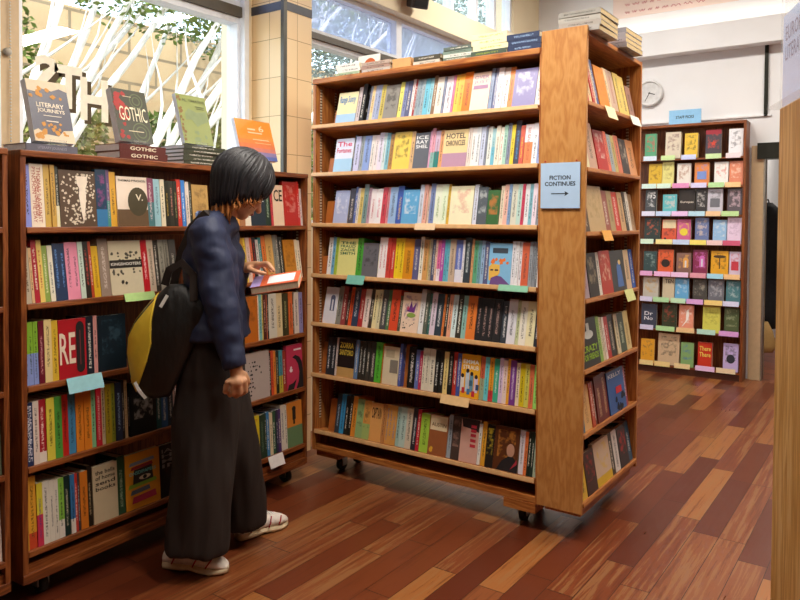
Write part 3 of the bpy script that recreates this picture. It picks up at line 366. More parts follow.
# ------------------------------------------------------------------ books
def contrast(c):
    r, g, b = lin(c); return '2a2622' if .3*r+.6*g+.1*b > .22 else 'e8e0d0'
def cover_mesh(w, h, d, base, ink, ex=None, tb=.0016, spine_st=.3, front_st=.6):
    """spine towards -y, front board at x=w: returns mesh"""
    ex = ex or {}
    bm_v = []; bm_f = []; meta = []
    B = lin(base); I = lin(ink); rnd = random.random
    sd = rnd(); lo, hi = sorted((.1+.15*rnd(), .7+.22*rnd()))
    split = None
    if 'b' in ex:
        c2, fr = ex['b'].split(':'); split = (lin(c2), float(fr))
    def quad(vs, uvs, col, st, z0=0., z1=1.):
        o = len(bm_v); bm_v.extend(vs); bm_f.append((o, o+1, o+2, o+3))
        meta.append((uvs, col, st, z0, z1))
    def face(P, ux, vx, W, Hh, st):
        """P lower-left, ux/vx unit vectors, W,Hh size; two-tone covers are split in two faces"""
        cuts = [(0, 1, B)] if not split else [(0, split[1], split[0]), (split[1], 1, B)]
        for a, b, col in cuts:
            q = [Vector(P)+Vector(ux)*W*s+Vector(vx)*Hh*t for s, t in ((0,a),(1,a),(1,b),(0,b))]
            quad(q, [(0,a,0,a*Hh),(1,a,W,a*Hh),(1,b,W,b*Hh),(0,b,0,b*Hh)], col, st)
    X, Y, Zv = (1,0,0), (0,1,0), (0,0,1); mX, mY = (-1,0,0), (0,-1,0)
    if 's' in ex: quad([Vector(q) for q in ((0,0,0),(w,0,0),(w,0,h),(0,0,h))], [(0,0,0,0)]*4, lin(ex['s']), 0)
    else: face((0,0,0), X, Zv, w, h, spine_st)                # spine
    face((w,0,0), Y, Zv, d, h, front_st)                      # front board outside
    face((0,d,0), mY, Zv, d, h, .9)                           # back board outside
    face((w-tb,d,0), mY, Zv, d-tb, h, 0); face((tb,tb,0), Y, Zv, d-tb, h, 0)   # inside faces
    face((w-tb,tb,0), mX, Zv, w-2*tb, h, 0)
    face((w,d,0), mX, Zv, tb, h, 0); face((tb,d,0), mX, Zv, tb, h, 0)
    for z, fl in ((0, 1), (h, 0)):
        for (x0, x1, y0, y1) in ((0,w,0,tb),(0,tb,tb,d),(w-tb,w,tb,d)):
            q = [Vector(p) for p in ((x0,y0,z),(x1,y0,z),(x1,y1,z),(x0,y1,z))]
            if fl: q.reverse()
            quad(q, [(0,0,0,0)]*4, (split[0] if (split and fl) else B), 0)
    me = bpy.data.meshes.new('book'); me.from_pydata(bm_v, [], bm_f); me.materials.append(COVER)
    me.uv_layers.new(name='UVMap'); me.uv_layers.new(name='UVm')
    for nm in ('base', 'ink', 'prm'): me.color_attributes.new(nm, 'FLOAT_COLOR', 'CORNER')
    k = 0; f1 = []; f2 = []; fb = []; fi = []; fp = []
    for uvs, col, st, z0, z1 in meta:
        for (a, b, c, e) in uvs:
            f1 += [a, b]; f2 += [c, e]; fb += [*col, 1]; fi += [*I, 1]
            fp += [lo if st < .5 else .3, hi if st < .5 else .92, sd, st]
    me.uv_layers['UVMap'].data.foreach_set('uv', f1); me.uv_layers['UVm'].data.foreach_set('uv', f2)
    for nm, dat in (('base', fb), ('ink', fi), ('prm', fp)): me.attributes[nm].data.foreach_set('color', dat)
    me.update(); return me

def new_book(name, w, h, d, base, ink='', ex=None, hard=False, front_st=.6, spine_st=.3, pages=None):
    ex = ex or {}
    tb = .0028 if hard else .0014
    tb = min(tb, w*.2)
    ink = ink or contrast(base)
    o = bpy.data.objects.new(name, cover_mesh(w, h, d, base, ink, ex, tb, spine_st, front_st)); C.objects.link(o)
    p = MB().box((tb, tb, .0015), (w-tb, d-.0025, h-.0015)).build('pages', pages or PAGES, o)
    return o

def FM(o, w, d, h):
    """matrix of the front cover: x right from the spine, y up, origin lower-left, 0.5 mm proud"""
    return Matrix(((0,0,1,w+.0006),(1,0,0,0),(0,1,0,0),(0,0,0,1)))
def SM(w, h):
    """matrix of the spine for text running down: x down the spine, y to the right"""
    return Matrix(((0,1,0,0),(0,0,-1,-.0006),(-1,0,0,h),(0,0,0,1)))
def decal(o, name, col, fn):
    mb = MB(); fn(mb); return mb.build(name, flat(col), o)
def poly(mb, M, pts): mb.add([M @ Vector((x, y, 0)) for x, y in pts], [tuple(range(len(pts)))])
def disc(mb, M, cx, cy, rx, ry, n=22, a0=0, a1=2*PI): poly(mb, M, [(cx+rx*math.cos(a0+(a1-a0)*i/n), cy+ry*math.sin(a0+(a1-a0)*i/n)) for i in range(n if a1-a0 > 6.2 else n+1)])
def rect(mb, M, x0, y0, x1, y1): poly(mb, M, [(x0,y0),(x1,y0),(x1,y1),(x0,y1)])
def blobs(mb, M, n, x0, y0, x1, y1, r, rs):
    for _ in range(n):
        cx, cy = rs.uniform(x0, x1), rs.uniform(y0, y1); q = rs.uniform(.5, 1)*r; k = 7
        poly(mb, M @ T((0,0,rs.uniform(0,.0002))), [(cx+q*rs.uniform(.6,1.2)*math.cos(2*PI*i/k), cy+q*rs.uniform(.6,1.2)*math.sin(2*PI*i/k)) for i in range(k)])

def decorate(o, w, h, d, base, ink, ex):
    """pictures and lettering on a face-out cover, as thin printed shapes"""
    M = FM(o, w, d, h); M2 = M @ T((0,0,.0005)); W = d; rs = random.Random(hash(base) % 1000 if False else len(base)+int(base, 16) % 977)
    a = ex.get('a', ''); t = ex.get('t', '').replace('_', ' ').split('|') if ex.get('t') else []
    D = lambda nm, c, f: decal(o, nm, c, f)
    if a == 'rocket': D('speckle', 'd8c8b0', lambda m: blobs(m, M, 130, W*.06, h*.05, W*.95, h*.95, W*.042, rs))
    tbox = (.1, .55, .9, .93); tcol = ink
    if a == 'rocket': D('rocket_picture', 'f0e0cc', lambda m: poly(m, M2, [(W*x, h*y) for x, y in ((.62,.06),(.68,.3),(.72,.55),(.71,.68),(.76,.76),(.78,.93),(.74,.9),(.5,.9),(.47,.93),(.48,.76),(.54,.68),(.52,.55),(.56,.3))]))
    if a == 'vee':
        D('dark_circle', '4a4028', lambda m: disc(m, M2, W*.67, h*.5, W*.33, h*.29)); D('brown_panel', '6a5034', lambda m: rect(m, M, 0, 0, W, h*.34))
        D('cover_letter', 'e8dcc0', lambda m: put_text(m, 'V.', M2 @ T((W*.6, h*.52, .0003)), W*.24, h*.13, bold=.02))
        tbox = (.05, .89, .95, .95); tcol = '3a3024'
    if a == 'band':
        D('title_band', '2c241c', lambda m: rect(m, M2, 0, h*.49, W, h*.64))
        D('tree_sketch', '5a5244', lambda m: blobs(m, M, 46, W*.06, h*.36, W*.95, h*.8, W*.055, rs))
        D('small_figures', '3a3228', lambda m: blobs(m, M2, 4, W*.3, h*.2, W*.5, h*.26, W*.05, rs))
        M2 = M2 @ T((0,0,.0003)); tbox = (.04, .53, .96, .6); tcol = 'f0e8d8'
    if a == 'redoval':
        D('dark_oval', '1c1414', lambda m: (disc(m, M2, W*.78, h*.84, W*.15, h*.11, a0=0, a1=PI), disc(m, M2, W*.78, h*.16, W*.15, h*.09, a0=PI, a1=2*PI), rect(m, M2, W*.63, h*.16, W*.93, h*.84)))
        D('oval_line', '7a2a30', lambda m: rect(m, M2 @ T((0,0,.0003)), W*.76, h*.2, W*.79, h*.8))
        tbox = (.03, .16, .6, .86)
    if a == 'list':
        for i in range(9): D('printed_words', ink, lambda m, i=i: blobs(m, M2, 5, W*.14, h*(.12+.085*i), W*(.32+.05*(i > 5)*4), h*(.125+.085*i), W*.035, rs))
        D('tick_marks', ink, lambda m: blobs(m, M2, 3, W*.12, h*.1, W*.8, h*.85, W*.04, rs))
    if a == 'hair':
        D('black_hair', '1a1418', lambda m: poly(m, M2, [(W*x, h*y) for x, y in ((.35,.72),(.55,.76),(.8,.7),(.95,.58),(1,.4),(1,0),(.55,0),(.72,.16),(.78,.36),(.7,.55),(.55,.66))]))
        D('neck_shadow', '1a1418', lambda m: poly(m, M2, [(W*x, h*y) for x, y in ((0,0),(.4,0),(.6,.22),(.35,.14),(.1,.12))]))
        D('flower', 'f0e0e0', lambda m: blobs(m, M2, 3, W*.22, h*.42, W*.3, h*.5, W*.08, rs))
        D('title_words', 'f4ecec', lambda m: (rect(m, M2, W*.45, h*.86, W*.92, h*.9),))
    if a == 'collage':
        for c, y0, y1, x0, x1 in (('7c8894',.78,.86,.1,.85),('a02c2c',.7,.78,.14,.8),('302820',.44,.72,.2,.8),('88a830',.38,.47,.06,.9),('5c6470',.26,.36,.12,.7),('b83048',.1,.24,.16,.88)):
            D('torn_strip', c, lambda m, y0=y0, y1=y1, x0=x0, x1=x1: poly(m, M2, [(W*x0, h*y0), (W*x1, h*(y0+.02)), (W*(x1-.03), h*y1), (W*(x0+.04), h*(y1-.02))]))
        D('eye_picture', 'e0c8a0', lambda m: disc(m, M2 @ T((0,0,.0002)), W*.55, h*.53, W*.17, h*.04)); D('eye_picture', '201814', lambda m: disc(m, M2 @ T((0,0,.0004)), W*.55, h*.53, W*.06, h*.035))
        M2 = M2 @ T((0,0,.0005)); tbox = (.1, .6, .88, .68); tcol = '70c0b0'
    if a == 'girl': D('figure', '241814', lambda m: (disc(m, M2, W*.45, h*.84, W*.13, h*.06), rect(m, M2, W*.34, h*.6, W*.56, h*.8), rect(m, M2, W*.38, h*.5, W*.5, h*.62)))
    if a == 'face':
        D('orange_hair', 'e8742a', lambda m: blobs(m, M, 12, W*.12, h*.5, W*.88, h*.62, W*.1, rs)); D('face', 'e8b850', lambda m: poly(m, M2, [(W*x, h*y) for x, y in ((.05,.1),(.02,.42),(.15,.5),(.5,.48),(.52,.3),(.3,.08))]))
        D('beard', '6a4a88', lambda m: poly(m, M2 @ T((0,0,.0002)), [(W*x, h*y) for x, y in ((.1,0),(.15,.16),(.4,.22),(.6,.2),(.98,.02),(.98,0))])); D('eyes', '302438', lambda m: (rect(m, M2 @ T((0,0,.0002)), W*.1, h*.33, W*.22, h*.37), rect(m, M2 @ T((0,0,.0002)), W*.3, h*.33, W*.45, h*.37)))
        D('title_panel', '3a4450', lambda m: rect(m, M2, W*.15, h*.76, W*.82, h*.88))
    if a == 'arch': D('arch_picture', ink, lambda m: (rect(m, M2, W*.45, h*.35, W*.8, h*.7), disc(m, M2, W*.625, h*.7, W*.175, h*.09, a0=0, a1=PI))); D('arch_opening', 'd8d8e0', lambda m: rect(m, M2 @ T((0,0,.0002)), W*.57, h*.36, W*.68, h*.66))
    if a == 'crown': D('crown_picture', ink, lambda m: poly(m, M2, [(W*x, h*y) for x, y in ((.3,.52),(.28,.7),(.4,.6),(.5,.8),(.6,.62),(.78,.76),(.72,.5))])); D('green_leaf', '88a048', lambda m: disc(m, M2, W*.55, h*.43, W*.25, h*.06)); D('pink_mark', 'd05070', lambda m: disc(m, M2, W*.34, h*.6, W*.07, h*.05)); D('script_words', '2a2420', lambda m: blobs(m, M2, 9, W*.15, h*.1, W*.8, h*.24, W*.05, rs))
    if a == 'plate': D('picture_panel', ink, lambda m: rect(m, M2, W*.45, h*.32, W*.95, h*.66)); D('picture_panel', 'c0b090', lambda m: rect(m, M2, W*.15, h*.72, W*.7, h*.92))
    if a == 'figures':
        for i, (x, y, c) in enumerate(((.1,.5,'282430'),(.36,.62,'4a3020'),(.58,.56,'282430'),(.82,.5,'30241c'))):
            D('figure_head', '2a2024', lambda m, x=x, y=y: disc(m, M2 @ T((0,0,.0002)), W*x, h*y, W*.08, h*.05)); D('figure_body', ('e0d8d0','c0d0e0','6898b0','d8c8e0')[i], lambda m, x=x, y=y: rect(m, M2, W*(x-.09), h*.14, W*(x+.1), h*(y-.03)))
        for i, (x, y, c) in enumerate(((.18,.1,'c83038'),(.45,.08,'4878a8'),(.7,.04,'c82838'),(.9,.2,'304870'),(.55,.28,'386078'))): D('figure_clothes', c, lambda m, x=x, y=y: rect(m, M2 @ T((0,0,.0003)), W*(x-.08), h*y, W*(x+.08), h*(y+.13)))
        tbox = (.1, .64, .92, .9); tcol = 'fbf6ea'
    if a == 'topcream': D('title_panel', 'e4d0a8', lambda m: rect(m, M, W*.05, h*.62, W*.95, h*.98)); tbox = (.12, .7, .9, .82); tcol = '7a5a3c'; D('yellow_shape', ink, lambda m: blobs(m, M2, 4, W*.15, h*.08, W*.35, h*.2, W*.1, rs))
    if a == 'redtext':
        for y in (.36,.48,.6,.7,.8): D('red_word', ink, lambda m, y=y: rect(m, M2, W*.56, h*y, W*.86, h*(y+.07)))
        D('dark_hair', '2c1c1c', lambda m: poly(m, M, [(0,h),(W*.1,h*.8),(W*.5,h*.78),(W,h*.72),(W,h)]))
    if a == 'portrait': D('portrait_face', 'b88870', lambda m: disc(m, M2, W*.68, h*.48, W*.16, h*.15)); D('portrait_coat', '181014', lambda m: poly(m, M2 @ T((0,0,.0001)), [(W*.15,0),(W*.35,h*.22),(W*.6,h*.34),(W*.8,h*.34),(W,h*.2),(W,0)])); D('lapel', 'a02838', lambda m: poly(m, M2 @ T((0,0,.0003)), [(W*.7,h*.05),(W*.95,h*.3),(W*.98,h*.2)]))
    if a == 'bluefig': D('blue_figure', ink, lambda m: poly(m, M2, [(W*x, h*y) for x, y in ((.35,.1),(.4,.6),(.55,.75),(.7,.6),(.8,.1))])); D('pale_face', 'e0c080', lambda m: disc(m, M2 @ T((0,0,.0002)), W*.62, h*.7, W*.09, h*.06))
    if a == 'flask': D('flask_picture', 'c8c8c0', lambda m: (disc(m, M2, W*.5, h*.66, W*.26, h*.09), rect(m, M2, W*.42, h*.7, W*.58, h*.9))); tbox = (.08, .12, .92, .46)
    if a == 'kelly': D('red_square', 'c82c34', lambda m: rect(m, M2, W*.45, h*.42, W*.8, h*.58)); D('dark_foot', '202430', lambda m: blobs(m, M2, 9, W*.3, h*.05, W*.9, h*.36, W*.1, rs)); tbox = (.08, .82, .85, .94)
    if a == 'star': D('star_picture', ink, lambda m: poly(m, M2, [(W*.5+W*.22*(1 if i % 2 == 0 else .45)*math.sin(PI*i/5), h*.5+W*.22*(1 if i % 2 == 0 else .45)*math.cos(PI*i/5)) for i in range(10)])); D('red_top', 'a02838', lambda m: rect(m, M, 0, h*.84, W, h))
    if a == 'square': D('picture_panel', ink, lambda m: rect(m, M2, W*.18, h*.28, W*.82, h*.62))
    if a == 'disc': D('disc_picture', ink, lambda m: disc(m, M2, W*.5, h*.45, W*.28, h*.16))
    if a == 'eye': D('eye_picture', ink, lambda m: (disc(m, M2, W*.5, h*.78, W*.36, h*.06), rect(m, M2, W*.47, h*.3, W*.53, h*.72)))
    if a == 'feather': D('feather_picture', ink, lambda m: poly(m, M2, [(W*x, h*y) for x, y in ((.2,.15),(.5,.4),(.48,.6),(.55,.8),(.66,.84),(.7,.6),(.62,.42),(.3,.18))]))
    if a in ('75', 'TEN', 'Europas', 'Dr|No', 'There|There'):
        t = a.split('|'); tbox = {'75': (.4,.6,.9,.92), 'TEN': (.2,.72,.92,.95), 'Europas': (.1,.4,.92,.54), 'Dr|No': (.2,.3,.75,.7), 'There|There': (.1,.42,.92,.88)}[a]
    if t:
        n = len(t); x0, y0, x1, y1 = tbox; hh = (y1-y0)*h/n
        mb = MB()
        for i, s in enumerate(t):
            if s.strip(): put_text(mb, s.strip(), M2 @ T((W*x0, h*y1-(i+1)*hh+hh*.12, .0002)), W*(x1-x0), hh*.76, bold=.012)
        mb.build('cover_title', flat(tcol), o)

ORD = 'first second third fourth fifth sixth seventh eighth ninth tenth eleventh twelfth thirteenth fourteenth fifteenth sixteenth seventeenth eighteenth nineteenth twentieth'.split()
TENS = {20: 'twenty', 30: 'thirty', 40: 'forty'}
def ordinal(n):
    if n <= 20: return ORD[n-1]
    if n % 10 == 0: return {30: 'thirtieth', 40: 'fortieth', 50: 'fiftieth'}[n]
    return TENS[n//10*10] + '-' + ORD[n % 10-1]
def cname(hx):
    r, g, b = [int(hx[i:i+2], 16)/255 for i in (0, 2, 4)]; h, s, v = colorsys.rgb_to_hsv(r, g, b); h *= 360
    if s < .12: return 'black' if v < .22 else 'dark grey' if v < .45 else 'grey' if v < .72 else 'pale grey' if v < .86 else 'white'
    if v < .22: return 'near black'
    tone = 'dark ' if v < .45 else 'pale ' if s < .32 and v > .7 else 'dull ' if s < .35 else ''
    if h < 14 or h >= 345: n = 'red' if s > .45 else 'pink' if v > .55 else 'maroon'
    elif h < 45: n = 'brown' if v < .62 else ('orange' if s > .55 else 'tan')
    elif h < 70: n = 'yellow' if v > .6 else 'olive'
    elif h < 165: n = 'green'
    elif h < 195: n = 'teal'
    elif h < 255: n = 'blue'
    elif h < 290: n = 'purple'
    else: n = 'pink'
    return tone + n

USED = {}; SPINES = []
def uniq(l):
    for a, b in ((', face-out on', ' on'), (' of the ', ' of '), ('thick ', ''), (' with ', ', '), ('a group of ', ''), ('a list of', 'listed')):
        if len(l.replace('-', ' ').split()) > 16: l = l.replace(a, b, 1)
    USED[l] = USED.get(l, 0) + 1
    return l
def fill_row(rows, F, L, x_lo, x_hi, case, shelf_word, group, tilt, setb, depth, split=99., hs=1.0, hmax=9.):
    """stand a row of books on a tilted shelf. F: matrix at shelf front-left (x along, y in, z up)"""
    R = F @ RX(-tilt)
    end = max(r[0]+r[1] for r in rows); k = 1.0; s0 = split if split < 9 else 0.0
    if end > x_hi: k = (x_hi-s0)/(end-s0)
    nth = sum(r[2] in 'SF' for r in rows); i = 0
    for r in rows:
        x, w, kd, base, h, ink = r[:6]; ex = r[6] if len(r) > 6 else {}
        h = min(h*hs, hmax)
        if k < 1 and x+w > s0+.001:
            x1 = s0+(x+w-s0)*k; x = s0+(x-s0)*k if x > s0 else x; w = x1-x
        if x < x_lo: w -= x_lo-x; x = x_lo
        if w < .004: continue
        w -= .0008
        if kd == 'W':
            o = MB().box((0,0,0), (w, .05, h)).build('wooden_bookend', BLOCK, None, R @ T((x, setb+.03, 0)), bevel=.003)
            tag(o, 'plain wooden bookend block on the %s shelf of %s' % (shelf_word, case), 'bookend')
            if shelf_word == 'sixth' and x > .3: o['label'] = 'tall wooden divider among books on the sixth shelf of ' + case
            continue
        i += 1
        j = ordinal(i); side = 'left'
        if x > split: j = ordinal(nth-i+1); side = 'right'
        if kd == 'S':
            dd = depth + random.uniform(-.012, .012)
            o = new_book('book', w, h, dd, base, ink, ex)
            o.matrix_basis = R @ T((x, setb+random.uniform(0, .006), 0))
            if 't' in ex:
                mb = MB(); s = ex['t'].replace('_', ' ')
                cols = s.split('/'); nc = len(cols)
                for q, c_ in enumerate(cols): put_text(mb, c_.strip(), SM(w, h) @ T((h*.05, w*(.14+.74*(nc-1-q)/nc), 0)), h*.88, w*.74/nc*.8)
                mb.build('spine_title', flat(ink or contrast(base)), o)
            th = 'thick' if w > .034 else 'slim' if w < .017 else ''
            lab = (th + ' ' + cname(base) + ' book, %s from %s on %s shelf of %s' % (j, side, shelf_word, case)).strip()
            SPINES.append((o, w*h))
            tag(o, uniq(lab), 'book', group)
        else:
            t = min(.022, .6*w)
            o = new_book('face_out_book', t, h, w, base, ink, ex, front_st=0.0 if ('t' in ex or (ex.get('a') and ex['a'] not in ('portrait', 'crown'))) else .6)
            # turned so that the front cover looks out of the shelf
            o.matrix_basis = R @ T((x, setb+t, 0)) @ RZ(-PI/2) @ T((0, 0, 0))
            decorate(o, t, h, w, base, ink or contrast(base), ex)
            tag(o, uniq('%s, face-out on %s shelf of %s' % (ex.get('d', cname(base)+' cover'), shelf_word, case)), 'book', group)

# ------------------------------------------------------------------ bookcases
def caster(par, M):
    c = MB().box((-.03,-.03,.075), (.03,.03,.082)).box((-.024,-.02,.03), (-.018,.02,.08)).box((.018,-.02,.03), (.024,.02,.08)).build('caster', STEEL, par, M)
    MB().lathe([(.028,-.014),(.036,-.012),(.036,.012),(.028,.014)], 20, 0, T((0,0,.036)) @ RY(PI/2)).build('wheel', RUB, c)

def standard(par, M, z0, z1):
    """slotted metal shelf standard"""
    m = MB().box((0,0,z0), (.0025,.014,z1))
    m.build('shelf_standard', SLOT, par, M)
def slot_mat():
    m = N('slotted_standard'); o = m.obj()
    s = m.n('ShaderNodeSeparateXYZ'); m.l(o, s.inputs[0])
    f = m.math('LESS_THAN', m.math('FRACT', m.math('MULTIPLY', s.outputs[2], 62.0)), .42)
    m.set(Base_Color=m.mix(f, lin('d8cdb8'), lin('6a4428')), Roughness=.4, Metallic=.3); return m.m
SLOT = slot_mat()

def price_tag(M, w, h, col, label, group=None):
    o = MB().box((0,-.0012,-h), (w,0,0)).build('shelf_tag', flat(col), None, M)
    return tag(o, label, 'shelf tag', group)

def build_main():
    L = 1.36; zt = MZ[0]; dp = .34
    t = empty('bookcase', T((MXL, 3.03, 0)), 'long wooden bookcase on casters full of fiction, facing the camera', 'bookcase')
    MB().box((0,0,.125), (.022,dp,zt-.03)).build('side_panel', WOOD, t, bevel=.002)
    MB().box((L-.002,.004,.125), (L+.010,dp,zt)).build('side_panel', WOOD, t)
    MB().box((.022,dp-.015,.142), (L,dp,zt-.03)).build('back_panel', WOOD, t)
    MB().box((0,-.006,zt-.028), (L,dp,zt)).build('top_board', WOODX, t, bevel=.004)
    for i, z in enumerate(MZ[1:]):
        b = MB().box((-.004 if i < 6 else .022,-.002,-.024), (L-.003,dp-.06,0)).build('shelf_board', WOODX, t, T((0,0,z)) @ RX(-MT[i]))
        MB().box((-.004 if i < 6 else .022,-.008,-.022), (L-.003,-.002,0)).build('edge_band', EDGE, b, bevel=.003)
    MB().box((.0,.004,.125), (L,.03,.16)).build('base_rail', WOODX, t, bevel=.003)
    MB().box((.022,.03,.125), (L,dp-.02,.142)).build('base_board', WOODX, t)
    MB().box((L-.16,.0,.082), (L,.30,.125)).build('caster_block', WOODX, t); MB().box((.0,.04,.082), (.16,.30,.125)).build('caster_block', WOODX, t)
    for y in (.035, .16): standard(t, T((.022, y, 0)), .3, zt-.05)
    caster(t, T((L-.1,.1,-.004))); caster(t, T((.12,.12,0))); caster(t, T((L-.1,.27,0))); caster(t, T((.12,.27,0)))
MT = [.25, .20, .18, .15, .21, .14, .18]; LTI = [.09, .15, .05, .05, .06]; ET = [.22, .2, .18, .15, .17, .15, .17]
build_main()
WORDS = ['top', 'second', 'third', 'fourth', 'fifth', 'sixth', 'bottom']
for i, rows in enumerate(MAIN):
    fill_row(rows, T((MXL, 3.03, MZ[i+1]+.001)), 1.36, .03, 1.358, 'the long bookcase', WORDS[i], 'books on the %s shelf of the long bookcase' % WORDS[i], MT[i], .012, .14, 99., (1.02,1.02,1.02,1.03,1.03,1.04,1.07)[i], MZ[i]-MZ[i+1]-.035)

def build_end():
    t = empty('end_bookcase', T((-1.147, 3.015, 0)) @ RZ(PI/2), 'narrow end bookcase with plywood side panel closing the long bookcase', 'bookcase')
    W = .79; D = .208; z0, z1 = .135, 2.262
    MB().box((0,-.002,z0), (.018,D,z1)).build('end_panel', WOODE, t, bevel=.0015)
    MB().box((W-.02,0,z0), (W,D,z1-.02)).build('side_panel', WOOD, t)
    MB().box((.018,D-.012,z0), (W-.02,D,z1-.02)).build('back_panel', WOOD, t)
    MB().box((.018,0,EZ[0]-.02), (W,D,EZ[0])).build('top_board', WOODX, t, bevel=.003)
    for i, z in enumerate(EZ[1:]):
        MB().box((.018,-.004,-.02), (W-.02,D-.025,0)).build('shelf_board', WOODX, t, T((0,0,z)) @ RX(-ET[i]), bevel=.003)
    MB().box((.018,.01,z0), (W-.02,.03,z0+.025)).build('base_rail', WOODX, t)
    MB().box((.05,.02,z0-.03), (W-.05,D-.02,z0)).build('caster_block', WOODX, t)
    standard(t, T((W-.0225,.06,0)), .25, 2.18); standard(t, T((W-.0225,.13,0)), .25, 2.18)
    caster(t, T((.3,.11,.024))); caster(t, T((.65,.11,.024)))
build_end()
for i, rows in enumerate(ENDR):
    fill_row(rows, T((-1.147, 3.03, EZ[i+1]+.001)) @ RZ(PI/2), .775, .008, .75, 'the end bookcase', WORDS[i], 'books on the %s shelf of the end bookcase' % WORDS[i], ET[i], .006, .13)

LM = T((LA[0], LA[1], 0)) @ RZ(PI/2 - LT)
def build_low(M, L, shelves, label, sq=0):
    t = empty('low_bookcase', M, label, 'bookcase'); dp = .27; zt = shelves[0]
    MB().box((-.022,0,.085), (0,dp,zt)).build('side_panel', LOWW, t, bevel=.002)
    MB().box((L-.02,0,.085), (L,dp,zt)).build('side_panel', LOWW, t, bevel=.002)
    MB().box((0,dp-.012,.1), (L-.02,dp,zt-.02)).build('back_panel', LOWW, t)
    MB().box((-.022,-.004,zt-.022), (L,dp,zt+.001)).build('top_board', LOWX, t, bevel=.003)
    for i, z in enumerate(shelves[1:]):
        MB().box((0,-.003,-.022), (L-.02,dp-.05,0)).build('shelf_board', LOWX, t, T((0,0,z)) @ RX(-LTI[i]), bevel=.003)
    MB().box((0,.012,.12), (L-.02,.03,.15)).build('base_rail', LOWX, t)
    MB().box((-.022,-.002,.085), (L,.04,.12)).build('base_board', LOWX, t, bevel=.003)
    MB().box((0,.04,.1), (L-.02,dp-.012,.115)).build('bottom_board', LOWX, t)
    standard(t, T((L-.0225,.05,0)), .2, zt-.05); standard(t, T((L-.0225,.16,0)), .2, zt-.05)
    for x in (.085, L-.1):
        MB().box((x-.09,.005,.08), (x+.09,.24,.1)).build('caster_block', LOWX, t)
        caster(t, T((x,.07,0))); caster(t, T((x,.2,0)))
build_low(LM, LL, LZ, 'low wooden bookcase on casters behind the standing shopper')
for i, rows in enumerate(LEFT):
    wd = ['top', 'second', 'third', 'fourth', 'bottom'][i]
    fill_row(rows, LM @ T((0,0,LZ[i+1]+.001)), LL, .004, LL-.024, 'the low bookcase', wd, 'books on the %s shelf of the low bookcase' % wd, LTI[i], .008, .13, .95, 1.11, LZ[i]-LZ[i+1]-.035)
# neighbouring low case, mostly beyond the left border of the view
N0 = LM @ T((-.066-.9, .0, 0))
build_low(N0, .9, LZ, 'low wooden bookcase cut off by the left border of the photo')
NB = [[('30282a',.03,.2),('c8c0b0',.012,.2)], [('4a9a50',.03,.2),('9a9a98',.014,.2)], [('2a2420',.05,.21)], [('6a5a40',.02,.18),('a09030',.02,.19),('58604a',.02,.19)], [('e0d8cc',.02,.21),('dcd4c8',.02,.21),('e0d0c4',.02,.21)]]
for i, L_ in enumerate(NB):
    x = .9-.024-sum(b[1] for b in L_); wd = ['top', 'second', 'third', 'fourth', 'bottom'][i]
    rows = []
    for c, w, h in L_: rows.append((x, w, 'S', c, h, '')); x += w
    fill_row(rows, N0 @ T((0,0,LZ[i+1]+.001)), .9, .0, .876, 'the case at the left border', wd, 'books on the %s shelf of the case at the left border' % wd, LTI[i], .008, .13)

def build_back():
    M = T((BA[0]-.36*math.cos(BT), BA[1]-.36*math.sin(BT), 0)) @ RZ(BT)
    L = BL+.36; dp = .2
    t = empty('display_bookcase', M, 'tall display bookcase of face-out staff picks against the white back wall', 'bookcase')
    zt = BZ[0]
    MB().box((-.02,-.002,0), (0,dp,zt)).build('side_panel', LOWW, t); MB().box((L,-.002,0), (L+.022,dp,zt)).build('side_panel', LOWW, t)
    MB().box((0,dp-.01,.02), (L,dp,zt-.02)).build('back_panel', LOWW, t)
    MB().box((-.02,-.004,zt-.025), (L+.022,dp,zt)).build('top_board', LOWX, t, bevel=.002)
    for z in BZ[1:9]: MB().box((0,0,z-.06), (L,dp-.01,z-.045)).build('shelf_board', LOWX, t)
    MB().box((0,.012,0), (L,.03,BZ[8]-.06)).build('kick_board', plain('dark_kick_board', '4a2412', .5), t)
    F0 = T((BA[0], BA[1], 0)) @ RZ(BT)
    WD = ['top', 'second', 'third', 'fourth', 'fifth', 'sixth', 'seventh', 'bottom']
    for i, ((bk, tg), z) in enumerate(zip(BACK, BZ[1:9])):
        zf = z-.0445
        for (x, w, c, ink, h, art, d) in bk:
            th = random.choice((.025,.03,.045,.06)); h = min(h*1.16, BZ[i]-BZ[i+1]-.024)
            o = new_book('face_out_book', th, h, w, c, ink, {}, front_st=0. if art in ('Europas', 'TEN', 'Dr|No', 'There|There') else .6)
            o.matrix_basis = F0 @ T((x, .016+th, zf)) @ RX(-.1) @ RZ(-PI/2)
            decorate(o, th, h, w, c, ink, {'a': art} if art else {})
            tag(o, uniq('%s, on %s shelf of the staff picks case' % (d, WD[i])), 'book', 'face-out books in the display bookcase')
        for k, (x, w, c) in enumerate(tg):
            price_tag(F0 @ T((x, -.001, z-.012)) @ RX(-.12), w, .045, c, uniq('%s tag, %s from left under %s row of the staff picks case' % (cname(c), ordinal(k+1), WD[i])), 'shelf tags in the display bookcase')
    # sign on top
    s = tag(MB().box((0,0,0), (.28,.012,.135)).build('shelf_sign', flat('8fc4ec'), None, F0 @ T((.22,.05,zt+.001))), 'blue sign reading STAFF PICKS on top of the display bookcase', 'sign')
    mb = MB(); put_text(mb, 'STAFF PICKS', Matrix(((1,0,0,.06),(0,0,-1,-.0008),(0,1,0,.055),(0,0,0,1))), .16, .026, bold=.02); mb.build('lettering', flat('28343c'), s)
build_back()

